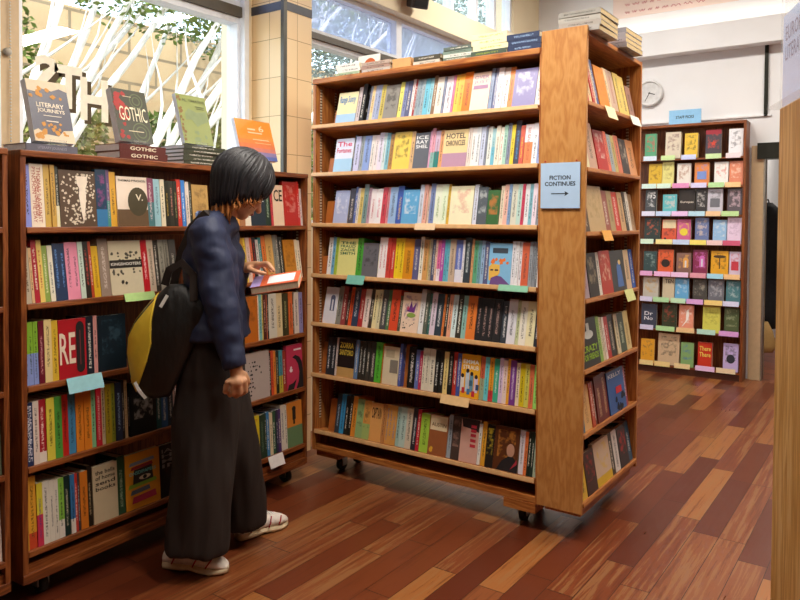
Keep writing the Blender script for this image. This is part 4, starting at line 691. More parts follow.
# shelf talkers on the long bookcase, the low case and the end case
def talker(M, x, w, h, col, label, t=0):
    price_tag(M @ T((x, -.009, .004)) @ RX(-.35), w, h, col, label, 'paper shelf tags on the near bookcases')
FMn = lambda i: T((MXL, 3.03, MZ[i+1]))
talker(FMn(2), .70, .12, .035, 'e8c8a0', 'cream paper tag under the third shelf of the long bookcase')
talker(FMn(3), .262, .118, .05, '78c0b0', 'teal paper tag under the left part of the fourth shelf')
talker(FMn(3), 1.17, .15, .03, '8cc8a8', 'green tag under the right end of the fourth shelf')
talker(FMn(5), .86, .16, .045, 'e8c088', 'orange cream paper tag under the yellow face-out book')
talker(LM @ T((0,0,LZ[2])), .40, .15, .035, 'b8d888', 'light green paper tag under the cream face-out book with trees')
talker(LM @ T((0,0,LZ[3])), .145, .15, .06, '98ccd4', 'pale blue paper tag under the red face-out book')
talker(LM @ T((0,0,LZ[5])), 1.25, .11, .06, 'ece4e0', 'white paper tag on the bottom shelf beside the dark trousers')
FE = lambda i: T((-1.147, 3.03, EZ[i+1])) @ RZ(PI/2)
talker(FE(0), .19, .13, .06, 'ece0b0', 'pale yellow tag under the orange book on the end bookcase')
talker(FE(0), .55, .14, .05, 'e4e4d4', 'whitish tag at the far end of the end bookcase top shelf')
talker(FE(2), .17, .12, .05, 'e8a850', 'orange tag under the third shelf of the end bookcase')
talker(FE(3), .50, .13, .06, 'd8d890', 'yellow green tag under the fourth shelf of the end bookcase')

# sign on the end panel
s = tag(MB().box((0,-.006,0), (.182,0,.2)).build('aisle_sign', plain('pale_blue_acrylic', 'b8d4f2', .2, var=.02), None, T((-1.348, 3.011, 1.475))), 'pale blue sign reading FICTION CONTINUES on the plywood end panel', 'sign')
SMx = Matrix(((1,0,0,0),(0,0,-1,-.0068),(0,1,0,0),(0,0,0,1)))
mb = MB(); put_text(mb, 'FICTION', SMx @ T((.042,.125,0)), .098, .019, bold=.02); put_text(mb, 'CONTINUES', SMx @ T((.02,.098,0)), .142, .019, bold=.02)
for (a, b, wd) in ((.042,.14,.098),):
    pass
mb.build('lettering', flat('1e2430'), s)
mb = MB(); rect(mb, SMx, .05, .062, .118, .066); poly(mb, SMx, [(.112,.053),(.132,.064),(.112,.075),(.117,.064)]); mb.build('arrow', flat('1e2430'), s)
for x in (.02, .165): MB().ball((x,-.004,.207), .004).build('pin', flat('b02820'), s)

# ------------------------------------------------------------------ stacks of books lying flat
def pile(M, n, w, h, d, col, label, group, ink='', title='', hard=True, jit=.006, txtcol='f0e8e0', pages=None, cols=None):
    z = 0
    for i in range(n):
        c = cols[i % len(cols)] if cols else col
        o = new_book('stacked_book', w, h, d, c, ink, {}, hard=hard, pages=pages, spine_st=.3 if not title else 0)
        # lie flat: spine to the front, cover up
        o.matrix_basis = M @ T((random.uniform(-jit, jit), random.uniform(0, jit), z+.0002)) @ RZ(random.uniform(-.02, .02)) @ Matrix(((0,0,1,0),(0,1,0,0),(-1,0,0,w),(0,0,0,1)))
        # after this the book's local z runs along +x, local x runs down
        if title:
            mb = MB(); put_text(mb, title, Matrix(((0,-1,0,w*.78),(0,0,-1,-.0006),(1,0,0,h*.22),(0,0,0,1))), h*.56, w*.5, bold=.02); mb.build('spine_title', flat(txtcol), o)
        tag(o, uniq(label % (['lowest', 'second from the bottom', 'third from the bottom', 'fourth from the bottom', 'fifth from the bottom', 'topmost'][i if i < n-1 else 5])), 'book', group)
        z += w+.0005
    return z
LT0 = LM @ T((0, 0, LZ[0]+.002))
TOPW = {}
def lpile(x, y, *a, **k): return pile(LT0 @ T((x, y, 0)), *a, **k)
def stand_book(M, w, h, d, base, ink, label, ex, lean=.25, hard=True, deco=None):
    """book shown upright on a small clear easel"""
    o = new_book('display_book', w, h, d, base, ink, ex, hard=hard, pages=PAGESW, front_st=0.)
    o.matrix_basis = M @ T((0,.012,.012)) @ RX(-lean) @ T((0, w, 0)) @ RZ(-PI/2)
    if deco: deco(o, w, h, d)
    tag(o, label, 'book', 'books displayed on easels on the low bookcase')
    e = MB(); A = M @ T((d*.3, 0, 0))
    dd = d*.4; s = math.sin(lean); c = math.cos(lean)
    yb = .012+w*c+.003
    e.box((0,-.004,0), (dd,.1,.004)); e.box((0,-.004,.004), (dd,-.001,.02)); 
    e.add([(0,yb+.012*0,.004),(dd,yb,.004),(dd,yb+.13*s,.13*c),(0,yb+.13*s,.13*c),(0,yb+.003,.004),(dd,yb+.003,.004),(dd,yb+.003+.13*s,.13*c),(0,yb+.003+.13*s,.13*c)], [(0,1,2,3),(7,6,5,4),(0,4,5,1),(3,2,6,7),(1,5,6,2),(0,3,7,4)])
    e = e.build('book_easel', ACRYL, None, A); tag(e, 'clear easel under the %s' % label.split(' displayed')[0], 'easel')
def acryl():
    m = N('clear_acrylic'); m.set(Base_Color=(.95,.97,1.), Roughness=.08, IOR=1.3); m.b.inputs['Transmission Weight'].default_value = .95; return m.m
ACRYL = acryl()
def deco_lj(o, w, h, d):
    # cream waves at head and foot

    M = FM(o, w, d, h); rs = random.Random(3)
    decal(o, 'cream_wave', 'd8c4a8', lambda m: (poly(m, M, [(0,h),(0,h*.82),(d*.2,h*.8),(d*.35,h*.87),(d*.6,h*.84),(d*.8,h*.9),(d,h*.86),(d,h)]),))
    decal(o, 'cream_wave', 'd8c4a8', lambda m: (poly(m, M, [(0,0),(d,0),(d,h*.22),(d*.75,h*.2),(d*.6,h*.1),(d*.3,h*.12),(d*.12,h*.2),(0,h*.16)]),))
    decal(o, 'ochre_leaves', 'c88a38', lambda m: (blobs(m, M @ T((0,0,.0005)), 9, d*.05, h*.72, d*.9, h*.9, d*.07, rs), blobs(m, M @ T((0,0,.0005)), 12, d*.05, h*.05, d*.6, h*.3, d*.08, rs), blobs(m, M @ T((0,0,.0005)), 5, d*.6, h*.1, d*.92, h*.4, d*.06, rs)))
    mb = MB(); K2 = M @ T((0,0,.001))
    put_text(mb, 'LITERARY', K2 @ T((d*.17,h*.56,0)), d*.68, h*.075, bold=.015); put_text(mb, 'JOURNEYS', K2 @ T((d*.17,h*.46,0)), d*.68, h*.08, bold=.015)
    rect(mb, K2, d*.3, h*.42, d*.75, h*.43); rect(mb, K2, d*.35, h*.33, d*.65, h*.345); mb.build('cover_title', flat('f0e2cc'), o)
def deco_gothic(o, w, h, d):
    M = FM(o, w, d, h); rs = random.Random(5)
    decal(o, 'red_flowers', 'a02c28', lambda m: (blobs(m, M, 34, d*.06, h*.05, d*.36, h*.95, d*.09, rs)))
    decal(o, 'green_scroll', '606848', lambda m: [m.add([M @ Vector((d*.68+d*r*math.cos(a+q), h*yc+d*r*math.sin(a+q), .0004)) for a in [i*2*PI/20 for i in range(20)] for q in (0,)] + [M @ Vector((d*.68+d*(r-.03)*math.cos(a), h*yc+d*(r-.03)*math.sin(a), .0004)) for a in [i*2*PI/20 for i in range(20)]], [(i, (i+1) % 20, 20+(i+1) % 20, 20+i) for i in range(20)]) for r, yc in ((.2,.8),(.12,.8),(.26,.2),(.16,.2))])
    mb = MB(); K2 = M @ T((0,0,.001)); put_text(mb, 'GOTHIC', K2 @ T((d*.12,h*.4,0)), d*.8, h*.27, bold=.0); mb.build('cover_title', flat('ece0c0'), o)
    decal(o, 'small_line', 'd8c8a8', lambda m: rect(m, K2, d*.3, h*.2, d*.75, h*.215)); decal(o, 'small_line', 'd8c8a8', lambda m: rect(m, K2, d*.3, h*.86, d*.55, h*.87))
def deco_green(o, w, h, d):
    M = FM(o, w, d, h); rs = random.Random(8)
    decal(o, 'grey_green_shape', '78845c', lambda m: (poly(m, M, [(d*x, h*y) for x, y in ((.2,.62),(.35,.72),(.6,.66),(.95,.7),(.98,.5),(.7,.42),(.55,.36),(.4,.5),(.2,.48))]), blobs(m, M, 6, d*.35, h*.08, d*.8, h*.25, d*.1, rs)))
    decal(o, 'brown_flecks', '7a5a30', lambda m: blobs(m, M, 22, d*.03, h*.04, d*.12, h*.95, d*.05, rs))
    mb = MB(); K2 = M @ T((0,0,.001)); put_text(mb, 'The Creative Act', K2 @ T((d*.15,h*.88,0)), d*.8, h*.05) if False else put_text(mb, 'AL. CREATIVE', K2 @ T((d*.18,h*.86,0)), d*.76, h*.055)
    rect(mb, K2, d*.6, h*.77, d*.9, h*.785); rect(mb, K2, d*.62, h*.73, d*.9, h*.742); mb.build('cover_title', flat('4c5434'), o)
def deco_orange(o, w, h, d):
    M = FM(o, w, d, h)
    for i, c in enumerate(('5868a8', '8878a0', 'c87868', 'd87848', 'dc8040', 'de8a38')): decal(o, 'colour_band', c, lambda m, i=i: rect(m, M, 0, h*.1*i, d, h*.1*(i+1)))
    mb = MB(); K2 = M @ T((0,0,.001)); put_text(mb, '6', K2 @ T((d*.62,h*.72,0)), d*.14, h*.16, bold=.01); rect(mb, K2, d*.3, h*.74, d*.52, h*.78); rect(mb, K2, d*.3, h*.66, d*.7, h*.69); rect(mb, K2, d*.4, h*.5, d*.86, h*.52)
    rect(mb, K2, d*.45, h*.42, d*.9, h*.43); mb.build('cover_title', flat('f0c8a0'), o)
# piles under the easels (x along the case)
z1 = lpile(.0, .005, 1, .026, .205, .15, '6a6874', 'grey violet book lying flat under the first displayed book, %s', 'flat books on the low bookcase', title='LITERARY JOURNEYS', txtcol='a09ca8', pages=PAGESW)
z2 = lpile(.40, .006, 2, .030, .235, .16, '5c2620', 'maroon GOTHIC book lying flat, %s of its pile', 'flat books on the low bookcase', title='GOTHIC', txtcol='ecdcc0', pages=PAGESW)
z3 = lpile(.73, .01, 5, .0165, .245, .16, '3c4030', 'dark green book lying flat, %s of the five', 'flat books on the low bookcase', pages=PAGESW)
z4 = lpile(1.13, .05, 2, .022, .21, .15, '4a5a90', 'blue book lying flat beneath the orange displayed book, %s', 'flat books on the low bookcase', pages=PAGESW)
stand_book(LT0 @ T((+.055,.02,z1+.001)), .03, .245, .162, '494756', 'd8c4a8', 'LITERARY JOURNEYS grey violet book displayed upright on the low bookcase', {'s': 'dce2f0'}, .28, deco=deco_lj)
stand_book(LT0 @ T((.425,.03,z2+.001)), .034, .235, .168, '3c3c2c', 'ece0c0', 'GOTHIC dark green and red book displayed upright on the low bookcase', {'s': 'dce2f0'}, .28, deco=deco_gothic)
stand_book(LT0 @ T((.77,.04,z3+.001)), .022, .24, .175, '7f8846', '4c5434', 'olive green book displayed upright between the GOTHIC one and the shopper', {'s': 'dce2f0'}, .28, deco=deco_green)
stand_book(LT0 @ T((1.15,.06,z4+.001)), .02, .215, .26, 'e08a30', 'f0c8a0', 'wide orange book displayed upright behind the shopper hair', {'s': 'dce2f0'}, .28, deco=deco_orange)

MT0 = T((MXL, 3.03, MZ[0]+.001))
pile(MT0 @ T((.14,.03,0)), 3, .022, .16, .14, 'a8b890', 'pale flat book at the left end of the long bookcase top, %s', 'flat books on top of the long bookcase', cols=['a8bc98','e8e4dc','ece8e0'], hard=False)
pile(MT0 @ T((.325,.02,0)), 3, .018, .19, .14, 'b09888', 'mottled tan flat book left of the kraft box, %s', 'flat books on top of the long bookcase', cols=['c0b8b0','a88878','b8a090'], hard=False)
o = tag(MB().box((0,0,0), (.11,.13,.05)).box((-.001,.05,.05), (.111,.08,.0506)).build('kraft_box', flat('d0a068'), None, MT0 @ T((.53,.02,0)) @ RZ(.03)), 'small kraft cardboard box between flat books on the long bookcase', 'box')
pile(MT0 @ T((.66,.02,0)), 2, .022, .16, .13, '6a6458', 'flat book with pale page edges right of the kraft box, %s', 'flat books on top of the long bookcase', cols=['c8c4b8','504c40'], hard=False)
pile(MT0 @ T((.835,.02,0)), 4, .0165, .165, .14, '68786c', 'grey green flat book in the pile before the yellow pile, %s', 'flat books on top of the long bookcase', cols=['68786c','d8d8d0','7c9084','5c6a62'], hard=False)
pile(MT0 @ T((1.0,.015,0)), 4, .026, .19, .14, 'ece6bc', 'pale yellow flat book with green lettering on the long bookcase, %s', 'flat books on top of the long bookcase', ink='98a838', cols=['48584c','ece6bc','eee8c0','ece6bc'], hard=False)
pile(MT0 @ T((1.19,.015,0)), 3, .026, .165, .14, '2c3a5c', 'navy flat book beside the plywood end panel, %s', 'flat books on top of the long bookcase', ink='98b8e0', hard=False)
# sign with orange sun behind the first pile
s = tag(MB().box((0,0,0), (.15,.008,.145)).build('small_poster_card', flat('f0eee4'), None, MT0 @ T((.16,.19,0)) @ RX(-.1)), 'white card with an orange half sun behind the leftmost flat books', 'card')
mb = MB(); disc(mb, Matrix(((1,0,0,0),(0,0,-1,-.0006),(0,1,0,0),(0,0,0,1))), .085, .085, .042, .042, a0=0, a1=PI); mb.build('orange_sun', flat('c8602c'), s)
OLDP = plain('yellowed_pages', 'bfa678', .85, var=.15, scale=90)
# piles on the end bookcase, spines across the aisle
ET0 = T((-1.147, 3.015, EZ[0]+.001)) @ RZ(PI/2)
pile(T((-1.29, 3.04, 2.2432)), 4, .023, .19, .24, 'b0a894', 'grey flat book on the end bookcase nearer the camera, %s', 'flat books on top of the end bookcase', cols=['a8a4a0','a49c94','aca8a0','98948c'], hard=False, pages=OLDP)
pile(T((-1.29, 3.42, 2.2432)), 4, .023, .18, .24, 'b0a894', 'grey flat book on the far end of the end bookcase top, %s', 'flat books on top of the end bookcase', cols=['98949c','a49ca4','9c98a0','88848c'], hard=False, pages=OLDP)

# ------------------------------------------------------------------ near case at the right border
NM = T((-.221, 1.657, 0)) @ RZ(PI/2 + math.radians(21))       # local x runs away, y to the left
t = empty('near_bookcase', NM, 'pale oak bookcase end cut off by the right border of the photo', 'bookcase')
MB().box((-.6,-.03,.06), (0,0,1.652)).build('end_panel', WOODP, t, bevel=.004)
MB().box((-.6,-.85,.06), (0,-.82,1.652)).build('end_panel', WOODP, t, bevel=.004)
MB().box((-.6,-.82,1.62), (0,-.03,1.645)).build('top_board', WOODP, t)
for z in (.08, .36, .64, .92, 1.2, 1.45): MB().box((-.59,-.82,z), (-.01,-.03,z+.02)).build('shelf_board', WOODP, t)
MB().box((-.305,-.82,.1), (-.295,-.03,1.62)).build('back_panel', WOODP, t)
MB().box((-.6,-.85,0), (0,0,.06)).build('base', WOODP, t)
s = empty('acrylic_sign', NM @ T((.028, -.012, 1.653)), 'clear acrylic sign reading EUROPEAN LITERATURE standing on the pale oak panel', 'sign')
SGM = N('sign_sheet'); SGM.set(Base_Color=lin('bcd0f6'), Roughness=.25)
MB().box((-.31,-.001,.003), (-.002,.001,.19)).build('printed_sheet', SGM.m, s)
gl = N('sign_acrylic'); gl.set(Base_Color=(.9,.94,1.), Roughness=.03); gl.b.inputs['Alpha'].default_value = .12
MB().box((-.31,.002,0), (0,.005,.34)).box((-.31,-.005,0), (0,-.002,.34)).box((-.31,-.03,0), (0,.03,.003)).build('acrylic_holder', gl.m, s)
SGT = Matrix(((-1,0,0,0),(0,0,1,.0014),(0,1,0,0),(0,0,0,1)))
mb = MB()
for i, (w_, y) in enumerate((('EUROPEAN', .135), ('LITERATURE', .095))): put_text(mb, w_, SGT @ T((.022, y, 0)), .175, .03, bold=.01)
mb.build('lettering', flat('6c6e90'), s)

# ------------------------------------------------------------------ room shell
WX = -3.25; BY = 7.15; CZ = 4.2; RXX = 4.2; FY = -2.6
def S(name, mb, mat, bevel=0): return tag(mb.build(name, mat, bevel=bevel), kind='structure')
def floor_mat():
    m = N('cherry_floor_planks'); o = m.obj()
    s = m.n('ShaderNodeSeparateXYZ'); m.l(o, s.inputs[0])
    X = m.math('DIVIDE', s.outputs[0], .112); col = m.math('FLOOR', X); fx = m.math('FRACT', X)
    wn = m.n('ShaderNodeTexWhiteNoise', noise_dimensions='1D'); m.l(col, wn.inputs['W'])
    Y = m.math('ADD', m.math('DIVIDE', s.outputs[1], .82), m.math('MULTIPLY', wn.outputs[0], 7.3)); row = m.math('FLOOR', Y); fy = m.math('FRACT', Y)
    c = m.n('ShaderNodeCombineXYZ'); m.l(col, c.inputs[0]); m.l(row, c.inputs[1])
    w2 = m.n('ShaderNodeTexWhiteNoise', noise_dimensions='3D'); m.l(c.outputs[0], w2.inputs['Vector'])
    base = m.ramp(w2.outputs[0], [(0., lin('572312')), (.3, lin('682f17')), (.55, lin('783b1e')), (.8, lin('844a28')), (1., lin('a06432'))])
    mp = m.n('ShaderNodeVectorMath', operation='ADD'); m.l(m.mapping(o, (60, 2.2, 1)), mp.inputs[0])
    sc = m.n('ShaderNodeVectorMath', operation='SCALE'); m.l(w2.outputs['Color'], sc.inputs[0]); sc.inputs['Scale'].default_value = 40; m.l(sc.outputs[0], mp.inputs[1])
    g = m.noise(mp.outputs[0], 1, 4, .65)
    streak = m.math('MULTIPLY', m.math('GREATER_THAN', w2.outputs[0], .45), .55)
    base = m.mix(m.math('MULTIPLY', m.math('GREATER_THAN', g, .55), streak), base, lin('94683f'))
    base = m.mix(m.math('MULTIPLY', m.math('LESS_THAN', g, .42), .5), base, lin('5a2814'))
    gx = m.math('GREATER_THAN', m.math('ABSOLUTE', m.math('SUBTRACT', fx, .5)), .488); gy = m.math('GREATER_THAN', m.math('ABSOLUTE', m.math('SUBTRACT', fy, .5)), .4975)
    gap = m.math('MAXIMUM', gx, gy)
    base = m.mix(gap, base, lin('2c1208'))
    sm = m.noise(o, 2.5, 3)
    m.set(Base_Color=base, Roughness=m.math('ADD', m.math('MULTIPLY', sm, .22), m.math('ADD', .17, m.math('MULTIPLY', g, .1))))
    m.bump(m.math('SUBTRACT', m.math('MULTIPLY', g, .25), gap), .25, .002); return m.m
S('floor', MB().box((WX-.1, FY, -.05), (RXX, BY, 0)), floor_mat())
S('ceiling', MB().box((WX-.2, FY, CZ), (RXX, BY+.2, CZ+.1)), WHITE)
BROWNW = plain('brown_unseen_wall', '6a4a34', .7, var=.3, scale=6)  # unseen walls made brown to cut the bounced light
S('wall_right', MB().box((RXX, FY, 0), (RXX+.1, BY+.2, CZ)), BROWNW)
S('wall_front', MB().box((WX-.2, FY-.1, 0), (RXX, FY, CZ)), BROWNW)
# back wall with the doorway on the right of the display case
DX0, DX1, DZ = -1.065, -.1, 2.1
S('wall_back', MB().box((WX-.2, BY, 0), (DX0, BY+.15, CZ)).box((DX1, BY, 0), (RXX, BY+.15, CZ)).box((DX0, BY, DZ), (DX1, BY+.15, CZ)), WHITE)
S('trim_back_beam', MB().box((WX, BY-.16, 2.985), (RXX, BY, 3.21)), WHITE)
S('trim_picture_rail', MB().box((WX, BY-.02, 2.36), (DX0+.05, BY, 2.375)), WHITE)
S('trim_door_jamb', MB().box((DX0-.1, BY-.03, 0), (DX0, BY+.17, DZ)), BEIGE)
S('trim_door_edge', MB().box((DX0, BY-.035, 0), (DX0+.012, BY+.03, DZ)), STEEL)
S('trim_panel_frame', MB().box((DX0-.01, BY-.02, 2.36), (DX0+.02, BY-.005, 2.985)), DARKM)
S('trim_door_head', MB().box((DX0-.05, BY-.06, DZ-.12), (DX1, BY+.1, DZ+.02)), DARKM)
# corridor beyond
def tile_mat():
    m = N('terracotta_tiles'); b = m.n('ShaderNodeTexBrick'); m.l(m.mapping(m.obj(), (1,1,1), rot=(0,0,.78)), b.inputs[0])
    b.inputs['Scale'].default_value = 1; b.inputs['Brick Width'].default_value = .2; b.inputs['Row Height'].default_value = .2; b.inputs['Mortar Size'].default_value = .006; b.offset = 0
    b.inputs['Color1'].default_value = lin('8a4a30')+(1,); b.inputs['Color2'].default_value = lin('7a3c28')+(1,); b.inputs['Mortar'].default_value = lin('4a2c20')+(1,)
    m.set(Base_Color=b.outputs[0], Roughness=.4); return m.m
S('floor_corridor', MB().box((-2.2, BY, -.06), (1.2, 10.5, -.001)), tile_mat())
S('wall_corridor', MB().box((-2.2, 10.4, 0), (1.2, 10.5, 2.8)).box((-1.42, BY+.15, 0), (-1.32, 10.5, 2.8)).box((1.2, BY+.15, 0), (1.3, 10.5, 2.8)), WHITE)
S('ceiling_corridor', MB().box((-2.3, BY+.15, 2.8), (1.3, 10.5, 2.9)), WHITE)
# left window wall
SILL = 1.38; TR = 2.64; HD = 2.985; CL = 3.19; CT = 3.98
w = MB().box((WX-.2, FY, 0), (WX, BY, SILL)).box((WX-.2, FY, HD), (WX, BY, CL)).box((WX-.2, FY, CT), (WX, BY, CZ))
w.box((WX-.2, FY, SILL), (WX, 1.2, CT)); w.box((WX-.2, 6.55, SILL), (WX, BY, CT))
w.box((WX-.2, 3.0, SILL), (WX, 3.30, HD)); w.box((WX-.2, 1.2, CL), (WX, 3.9, CT))
S('wall_left', w, CREAM)
S('trim_left_beam', MB().box((WX, FY, HD), (WX+.07, BY-.16, CL)), CREAM, .004)
S('trim_window_ledge', MB().box((WX-.02, 1.0, SILL-.03), (WX+.2, 3.0, SILL)), FRAME)
def tile_col():
    m = N('cream_pier_tiles'); o = m.obj(); s = m.n('ShaderNodeSeparateXYZ'); m.l(o, s.inputs[0])
    zz = m.math('DIVIDE', s.outputs[2], .225); fz = m.math('FRACT', zz)
    hh = m.math('DIVIDE', m.math('SUBTRACT', s.outputs[0], m.math('MULTIPLY', s.outputs[1], 1.0)), .14); fh = m.math('FRACT', hh)
    g = m.math('MAXIMUM', m.math('GREATER_THAN', m.math('ABSOLUTE', m.math('SUBTRACT', fz, .5)), .492), m.math('GREATER_THAN', m.math('ABSOLUTE', m.math('SUBTRACT', fh, .5)), .488))
    c = m.n('ShaderNodeCombineXYZ'); m.l(m.math('FLOOR', zz), c.inputs[2]); m.l(m.math('FLOOR', hh), c.inputs[0])
    wn = m.n('ShaderNodeTexWhiteNoise', noise_dimensions='3D'); m.l(c.outputs[0], wn.inputs['Vector'])
    n = m.noise(o, 6, 4)
    col = m.mix(m.math('MULTIPLY', wn.outputs[0], .5), lin('f2d6a6'), lin('e8c088'))
    col = m.mix(m.math('MULTIPLY', n, .3), col, lin('f0d8b0'))
    m.set(Base_Color=m.mix(g, col, lin('a88458')), Roughness=.4); return m.m
TILE = tile_col()
PX, PY0, PY1 = -2.985, 3.06, 3.30
S('wall_pier', MB().box((WX-.05, PY0, 0), (PX, PY1, 2.635)).box((WX-.05, PY0, 2.685), (PX, PY1, CZ)), TILE)
S('trim_pier_band', MB().box((WX-.05, PY0-.003, 2.635), (PX+.003, PY1, 2.685)), plain('dark_band_tile', '3a3a44', .3))
S('trim_pier_corner', MB().box((PX-.018, PY0-.006, 0), (PX+.006, PY0+.022, CZ)), plain('dark_corner_tile', '4a463c', .35, var=.2, scale=10))
# windows
def glass(name, col, a, frost=0.):
    m = N(name); tr = m.n('ShaderNodeBsdfTransparent'); tr.inputs[0].default_value = col + (1,)
    gs = m.n('ShaderNodeBsdfGlossy'); gs.inputs['Roughness'].default_value = .02
    mx = m.n('ShaderNodeMixShader'); mx.inputs[0].default_value = a
    src = tr.outputs[0]
    if frost:
        tl = m.n('ShaderNodeBsdfTranslucent'); tl.inputs[0].default_value = (.74, .80, .95, 1); fx = m.n('ShaderNodeMixShader'); fx.inputs[0].default_value = frost
        m.l(tr.outputs[0], fx.inputs[1]); m.l(tl.outputs[0], fx.inputs[2]); src = fx.outputs[0]
    m.l(src, mx.inputs[1]); m.l(gs.outputs[0], mx.inputs[2]); m.l(mx.outputs[0], m.out.inputs[0]); return m.m
GL = glass('window_glass', (.96,.98,.97), .04); FILM = glass('film_glass', (.80,.84,.96), .05, .3)
def window(n, y0, y1, z0, z1, bars=(), mat=GL, jamb=FRAME, fw=.035):
    t = empty('window_%d' % n, (WX-.08, y0, z0), kind='structure')
    f = MB().box((-.03,0,0), (.06,fw,z1-z0)).box((-.03,y1-y0-fw,0), (.06,y1-y0,z1-z0)).box((-.03,fw,z1-z0-fw), (.06,y1-y0-fw,z1-z0)).box((-.03,fw,0), (.06,y1-y0-fw,fw))
    for b in bars: f.box((-.03,b-y0-.02,fw), (.06,b-y0+.02,z1-z0-fw))
    f.build('window_frame', jamb, t)
    MB().box((0,fw,fw), (.006,y1-y0-fw,z1-z0-fw)).build('pane', mat, t)
    return t
window(1, 1.66, 3.0, SILL, TR-.03)
window(2, 1.66, 3.0, TR+.03, HD, mat=FILM)
window(3, 3.30, 4.62, SILL, TR-.015, jamb=FRAME)
window(4, 3.30, 4.62, TR+.015, HD, mat=FILM)
window(5, 4.62, 6.55, SILL, TR-.015)
window(6, 4.62, 6.55, TR+.015, HD, mat=FILM)
window(7, 3.9, 6.55, CL, CT, bars=(4.55, 5.0, 5.42, 5.85, 6.2))
S('trim_transom', MB().box((WX-.12, 1.2, TR-.03), (WX+.0, 3.0, TR+.03)).box((WX-.12, 3.3, TR-.02), (WX+.004, 6.55, TR+.02)), DBAR)
S('wall_window_jamb', MB().box((WX-.2, 1.2, SILL), (WX+.0, 1.56, HD)).box((WX-.14, 1.56, SILL), (WX+.02, 1.66, HD)), BEIGE)
S('trim_window_post', MB().box((WX-.02, 1.53, SILL), (WX+.03, 1.575, HD)), FRAME)
S('trim_pier_post', MB().box((WX-.02, 2.985, SILL), (WX+.02, 3.02, HD)), FRAME)
# bead chain of the roller blind
cm = MB()
for k in range(90): cm.ball((0,0,-k*.014), .0042, nu=6, nv=4)
ch = tag(cm.build('bead_chain', flat('c8c8c0'), None, T((WX+.032, 1.615, 2.72))), 'white bead chain hanging on the beige jamb left of the window', 'blind chain')
MB().ball((0,0,0), .018, nu=10, nv=8).build('chain_holder', flat('b8b0a0'), ch, T((0,-.012,-.58)))
# painted window letters, read from the street
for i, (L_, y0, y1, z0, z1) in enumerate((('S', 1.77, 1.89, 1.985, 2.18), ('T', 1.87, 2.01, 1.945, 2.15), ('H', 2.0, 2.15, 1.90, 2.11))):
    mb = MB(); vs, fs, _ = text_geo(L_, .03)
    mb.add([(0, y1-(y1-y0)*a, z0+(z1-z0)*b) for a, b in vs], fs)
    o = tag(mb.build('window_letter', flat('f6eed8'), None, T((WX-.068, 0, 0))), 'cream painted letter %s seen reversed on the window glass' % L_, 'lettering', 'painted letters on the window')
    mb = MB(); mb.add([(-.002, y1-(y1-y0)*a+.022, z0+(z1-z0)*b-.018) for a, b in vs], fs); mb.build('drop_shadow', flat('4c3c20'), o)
# speaker on the beam
sp = empty('wall_speaker', T((WX+.16, 4.62, 3.125)) @ RZ(-.5) @ RY(.35), 'dark grey loudspeaker hanging from the cream beam', 'loudspeaker')
MB().box((-.06,-.07,-.09), (.06,.07,.13)).build('cabinet', plain('speaker_shell', '4a4a4e', .5), sp, bevel=.012)
MB().box((.06,-.055,-.075), (.064,.055,.115)).build('grille', plain('speaker_grille', '2c2c30', .7), sp)
MB().tube([(-.06,0,.05),(-.11,0,.06)], .012).build('bracket', DARKM, sp)
# clock
ck = empty('wall_clock', T((-2.075, BY-.004, 2.655)), 'round white wall clock right of the end bookcase', 'clock')
CM = RX(PI/2)
MB().lathe([(.10,0),(.125,.0),(.128,.03),(.118,.042),(.108,.042),(.106,.028),(.10,.028)], 40, 0, CM).build('clock_rim', plain('clock_rim', 'd8d8d8', .3), ck)
MB().lathe([(.001,.02),(.107,.02),(.107,.026),(.001,.026)], 40, 0, CM).build('dial', PAPER, ck)
mb = MB()
for k in range(12): mb.box((-.003,.083,.0), (.003,.098,.001), 0, CM @ T((0,0,.0265)) @ RZ(k*PI/6))
mb.build('hour_marks', flat('30343a'), ck)
MB().box((-.004,-.012,0), (.004,.055,.001), 0, CM @ T((0,0,.028)) @ RZ(-PI/2-.3)).build('hour_hand', flat('22242a'), ck)
MB().box((-.003,-.015,0), (.003,.085,.001), 0, CM @ T((0,0,.0295)) @ RZ(-PI-.5)).build('minute_hand', flat('22242a'), ck)
# banner above the beam
bn = tag(MB().box((0,-.004,0), (1.15,0,.7)).build('wall_banner', plain('banner_pale_pink', 'f2dcd2', .7, var=.06, scale=2), None, T((-2.45, BY-.003, 3.42))), 'pale pink banner with handwritten red lines high on the back wall', 'banner')
mb = MB(); rs = random.Random(4)
for r in range(7):
    x = .12
    while x < .85:
        l = rs.uniform(.03, .09); mb.tube([(x+l*q/6, -.0055, .05+r*.075+.012*math.sin(q*2+x*9)) for q in range(7)], .0032, 4); x += l+.03
mb.build('handwriting', flat('c87078'), bn)
# in the corridor: dark coat on a stand with a tan bag
ct = MB()
ct.lathe([(.02,.3),(.1,.32),(.112,.5),(.115,.62),(.115,.63),(.118,.9),(.11,1.25),(.12,1.45),(.09,1.56),(.03,1.62)], 18, 0, T((0,0,0)) @ Matrix.Scale(.8,4,(0,1,0)))
tag(ct.build('hanging_coat', plain('black_coat_cloth', '17171a', .8, var=.3), None, T((-1.19,8.35,0))), 'long black coat hanging in the back doorway', 'coat')
hk = MB().box((-1.32,8.1,1.63), (-1.30,8.6,1.70)); hk.tube([(-1.30,8.35,1.66),(-1.20,8.35,1.65),(-1.19,8.35,1.60)], .008)
tag(hk.build('coat_rail', DARKM), 'dark coat rail on the corridor wall behind the doorway', 'coat rail')
tag(MB().lathe([(.02,.08),(.09,.09),(.12,.16),(.09,.3),(.04,.4)], 14, 0, Matrix.Scale(.5,4,(0,1,0))).build('hanging_bag', flat('c8a060'), None, T((-1.2,8.2,0))), 'tan bag below the black coat in the doorway', 'bag')

